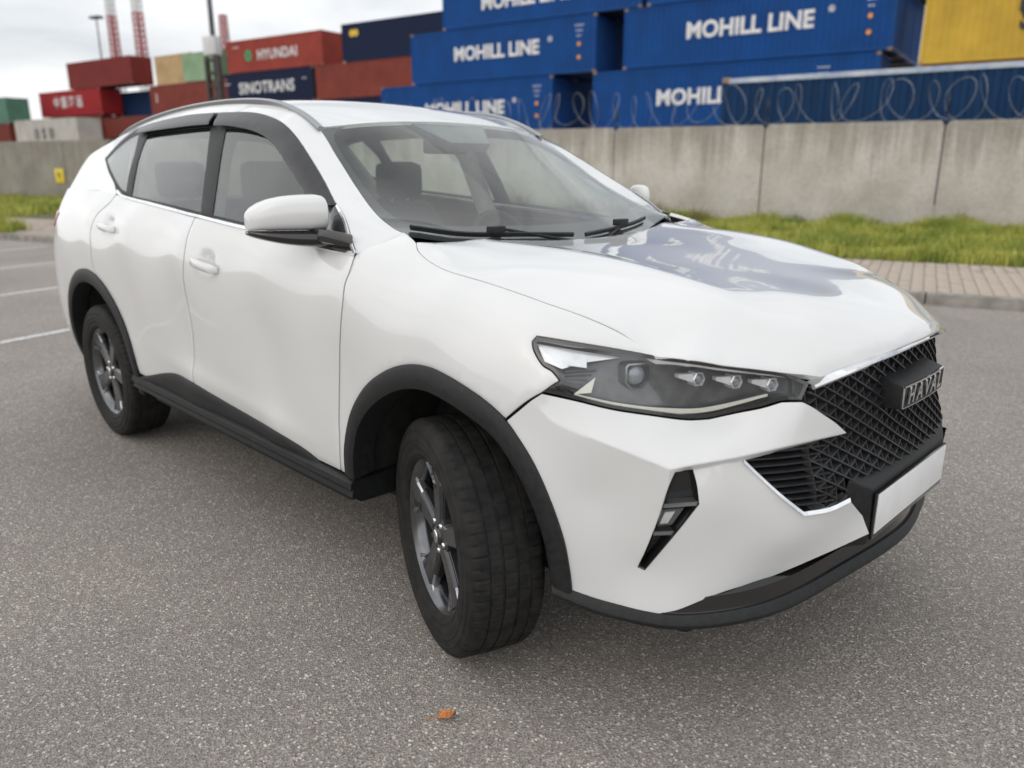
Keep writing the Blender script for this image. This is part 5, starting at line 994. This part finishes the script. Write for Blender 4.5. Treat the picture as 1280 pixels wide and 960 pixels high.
container(91.6,40,3.12,F40,2.85,'grey','pale grey container with dark block lettering at the far end of the wall',[('II S II',1.4,6,1.35,LETK,.05,dict(spacing=1.25))])
container(91.6,40,.25,F40,2.85,'grey','pale grey container at ground level below the lettered one')
container(82.0,42.6,3.08,F40,2.85,'rust','dark rust red container low beside the pale grey one')
container(82.0,42.6,.2,F40,2.85,'rust','dark rust red container at ground level beside the pale grey one')
container(99.8,47,6.86,13.2,HF,'red','bright red container with pale characters on its side',[('\u4e2d \u56fd \u6d77 \u8fd0',1.3,6.3,1.4,LETW,.02,{})])
container(92.7,47,9.66,F40,HF,'red_brown','dark red brown container on top of the bright red one')
container(77.2,47,6.48,F40,HF,'brick','brick red container under the tan and pale green ones',[('I',1.2,1.1,1.5,LETW,.02,{})])
container(88.6,49.6,6.48,F40,HF,'deep_blue','deep blue container set back between the bright red and brick red ones')
container(76.4,47.4,9.27,F20,HF,'tan','short tan container beside the dark red brown one')
container(71.2,47.0,9.27,F20,2.59,'pale_green','short pale green container beside the tan one')
container(103.2,42,5.98,F20,2.75,'green','short green container at the far left end of the stacks',door=True)
container(103.4,42,3.1,F20,2.85,'rust','short rust red container under the far green one')
container(103.4,42,.2,F20,2.85,'rust','short rust red container at ground level below the far green one')
CUR[:]=[DX,NX]
# ---- masts and poles beyond the stacks
MRED=mat('mast_red',(.35,.03,.03),.6); MWHI=mat('mast_white',(.65,.65,.65),.6); POLE=mat('pole_steel',(.10,.11,.12),.5,.5)
for mm_,c0,c1 in ((MRED,(.26,.02,.02),(.40,.04,.04)),(MWHI,(.58,.58,.58),(.70,.70,.70)),(POLE,(.07,.075,.08),(.13,.14,.15))): noise_color(mm_,c0,c1,.6)
def lattice_mast(a,b,h,w,label,seg=5.0):
    t=empty('lattice_mast',yd(a,b),0,label,'mast','red and white masts beyond the containers'); n=int(h/seg)
    for k in range(n):
        mb=YB(); z0=k*seg; z1=z0+seg; m=MRED if k%4!=3 else MWHI; w0=w*(1-.5*k/n); w1=w*(1-.5*(k+1)/n)
        for sx,sy in ((1,1),(1,-1),(-1,-1),(-1,1)): mb.tube([(sx*w0/2,sy*w0/2,z0),(sx*w1/2,sy*w1/2,z1)],.16,5)
        for j in range(4):
            za=z0+seg*j/4; zb=z0+seg*(j+1)/4; q=w0/2
            c=[(q,q),(q,-q),(-q,-q),(-q,q)]
            for i in range(4): mb.tube([(*c[i],za),(*c[(i+1)%4],zb)],.10,4); mb.tube([(*c[i],zb),(*c[(i+1)%4],zb)],.10,4)
        o=mb.build('mast_section',m,t); 

lattice_mast(173,130,60,2.0,'red and white lattice mast far beyond the red containers')
lattice_mast(164,130,62,2.2,'red and white lattice mast rising behind the dark red brown container')
lattice_mast(127,120,30.5,1.9,'short red and white mast tip above the orange red container')
t=empty('lamp_post',yd(110.8,80),0,'slim grey lamp post with wide flat head above the stacks','lamp post')
mb=YB(); mb.tube([(0,0,0),(0,0,22.3)],[.20,.10],8); mb.build('post',POLE,t,True,50)
mb=YB(); mb.box((-1.0,-.5,22.2),(1.0,.5,22.55)); mb.build('lamp_head',POLE,t,bevel=.05)
t=empty('floodlight_pole',yd(52.7,47.5),0,'tall dark steel pole rising in front of the orange red container','pole')
mb=YB(); mb.tube([(0,0,0),(0,0,26)],[.26,.16],10); mb.build('pole_shaft',POLE,t,True,50)
mb=YB(); mb.box((-.5,-.35,10.2),(.9,.35,11.6)); mb.build('control_box',MWHI,t,bevel=.04)
DKB=mat('stacker_paint',(.035,.028,.024),.6); noise_color(DKB,(.025,.02,.018),(.06,.045,.035),1.5)
t=empty('stacker_mast',yd(52.2,46.8),0,'dark lifting mast of a container stacker beside the navy lettered container','lifting mast')
for u in (-.75,.55):
    mb=YB(); mb.box((u,-.2,0),(u+.28,.2,10.0)); mb.build('upright',DKB,t,bevel=.02)
for z in (1.5,3.5,5.2,6.6,7.6,8.6,9.6):
    mb=YB(); mb.box((-.47,-.12,z),(.55,.12,z+.22)); mb.build('crossbar',DKB,t)
mb=YB(); mb.box((-.95,-.5,5.6),(1.0,-.2,6.2)); mb.build('carriage',DKB,t)
# ---- a fallen leaf
LEAFM=mat('leaf_orange',(.55,.20,.06),.7); noise_color(LEAFM,(.42,.13,.04),(.66,.30,.10),120)
V=[];F=[]
for i in range(7):
    u=i/6; hw=.021*math.sin(math.pi*min(1,u*.97+.04))**.7
    for j in (-1,-.4,0.2,1): V.append((-.03+.062*u,j*hw+.004*math.sin(9*u),.004+.010*abs(j)**1.5+.006*math.sin(3*u+j)+.003))
for i in range(6):
    for j in range(3): F.append((i*4+j,i*4+j+1,(i+1)*4+j+1,(i+1)*4+j))
n_=len(V); V+=[(x,y,z-.0012) for x,y,z in V]; F+=[tuple(n_+k for k in f)[::-1] for f in F]
V=[(x*.78,y*.78,z*.8) for x,y,z in V]
lf=empty('fallen_leaf',(.254,-1.089,.0),R(65),'small curled orange leaf lying on the asphalt','leaf')
obj('leaf_blade',V,F,LEAFM,lf); mb=MB(); mb.tube([(-.03,0,.006),(-.045,.004,.004),(-.058,.012,.006)],.0012,5); mb.build('leaf_stalk',LEAFM,lf)
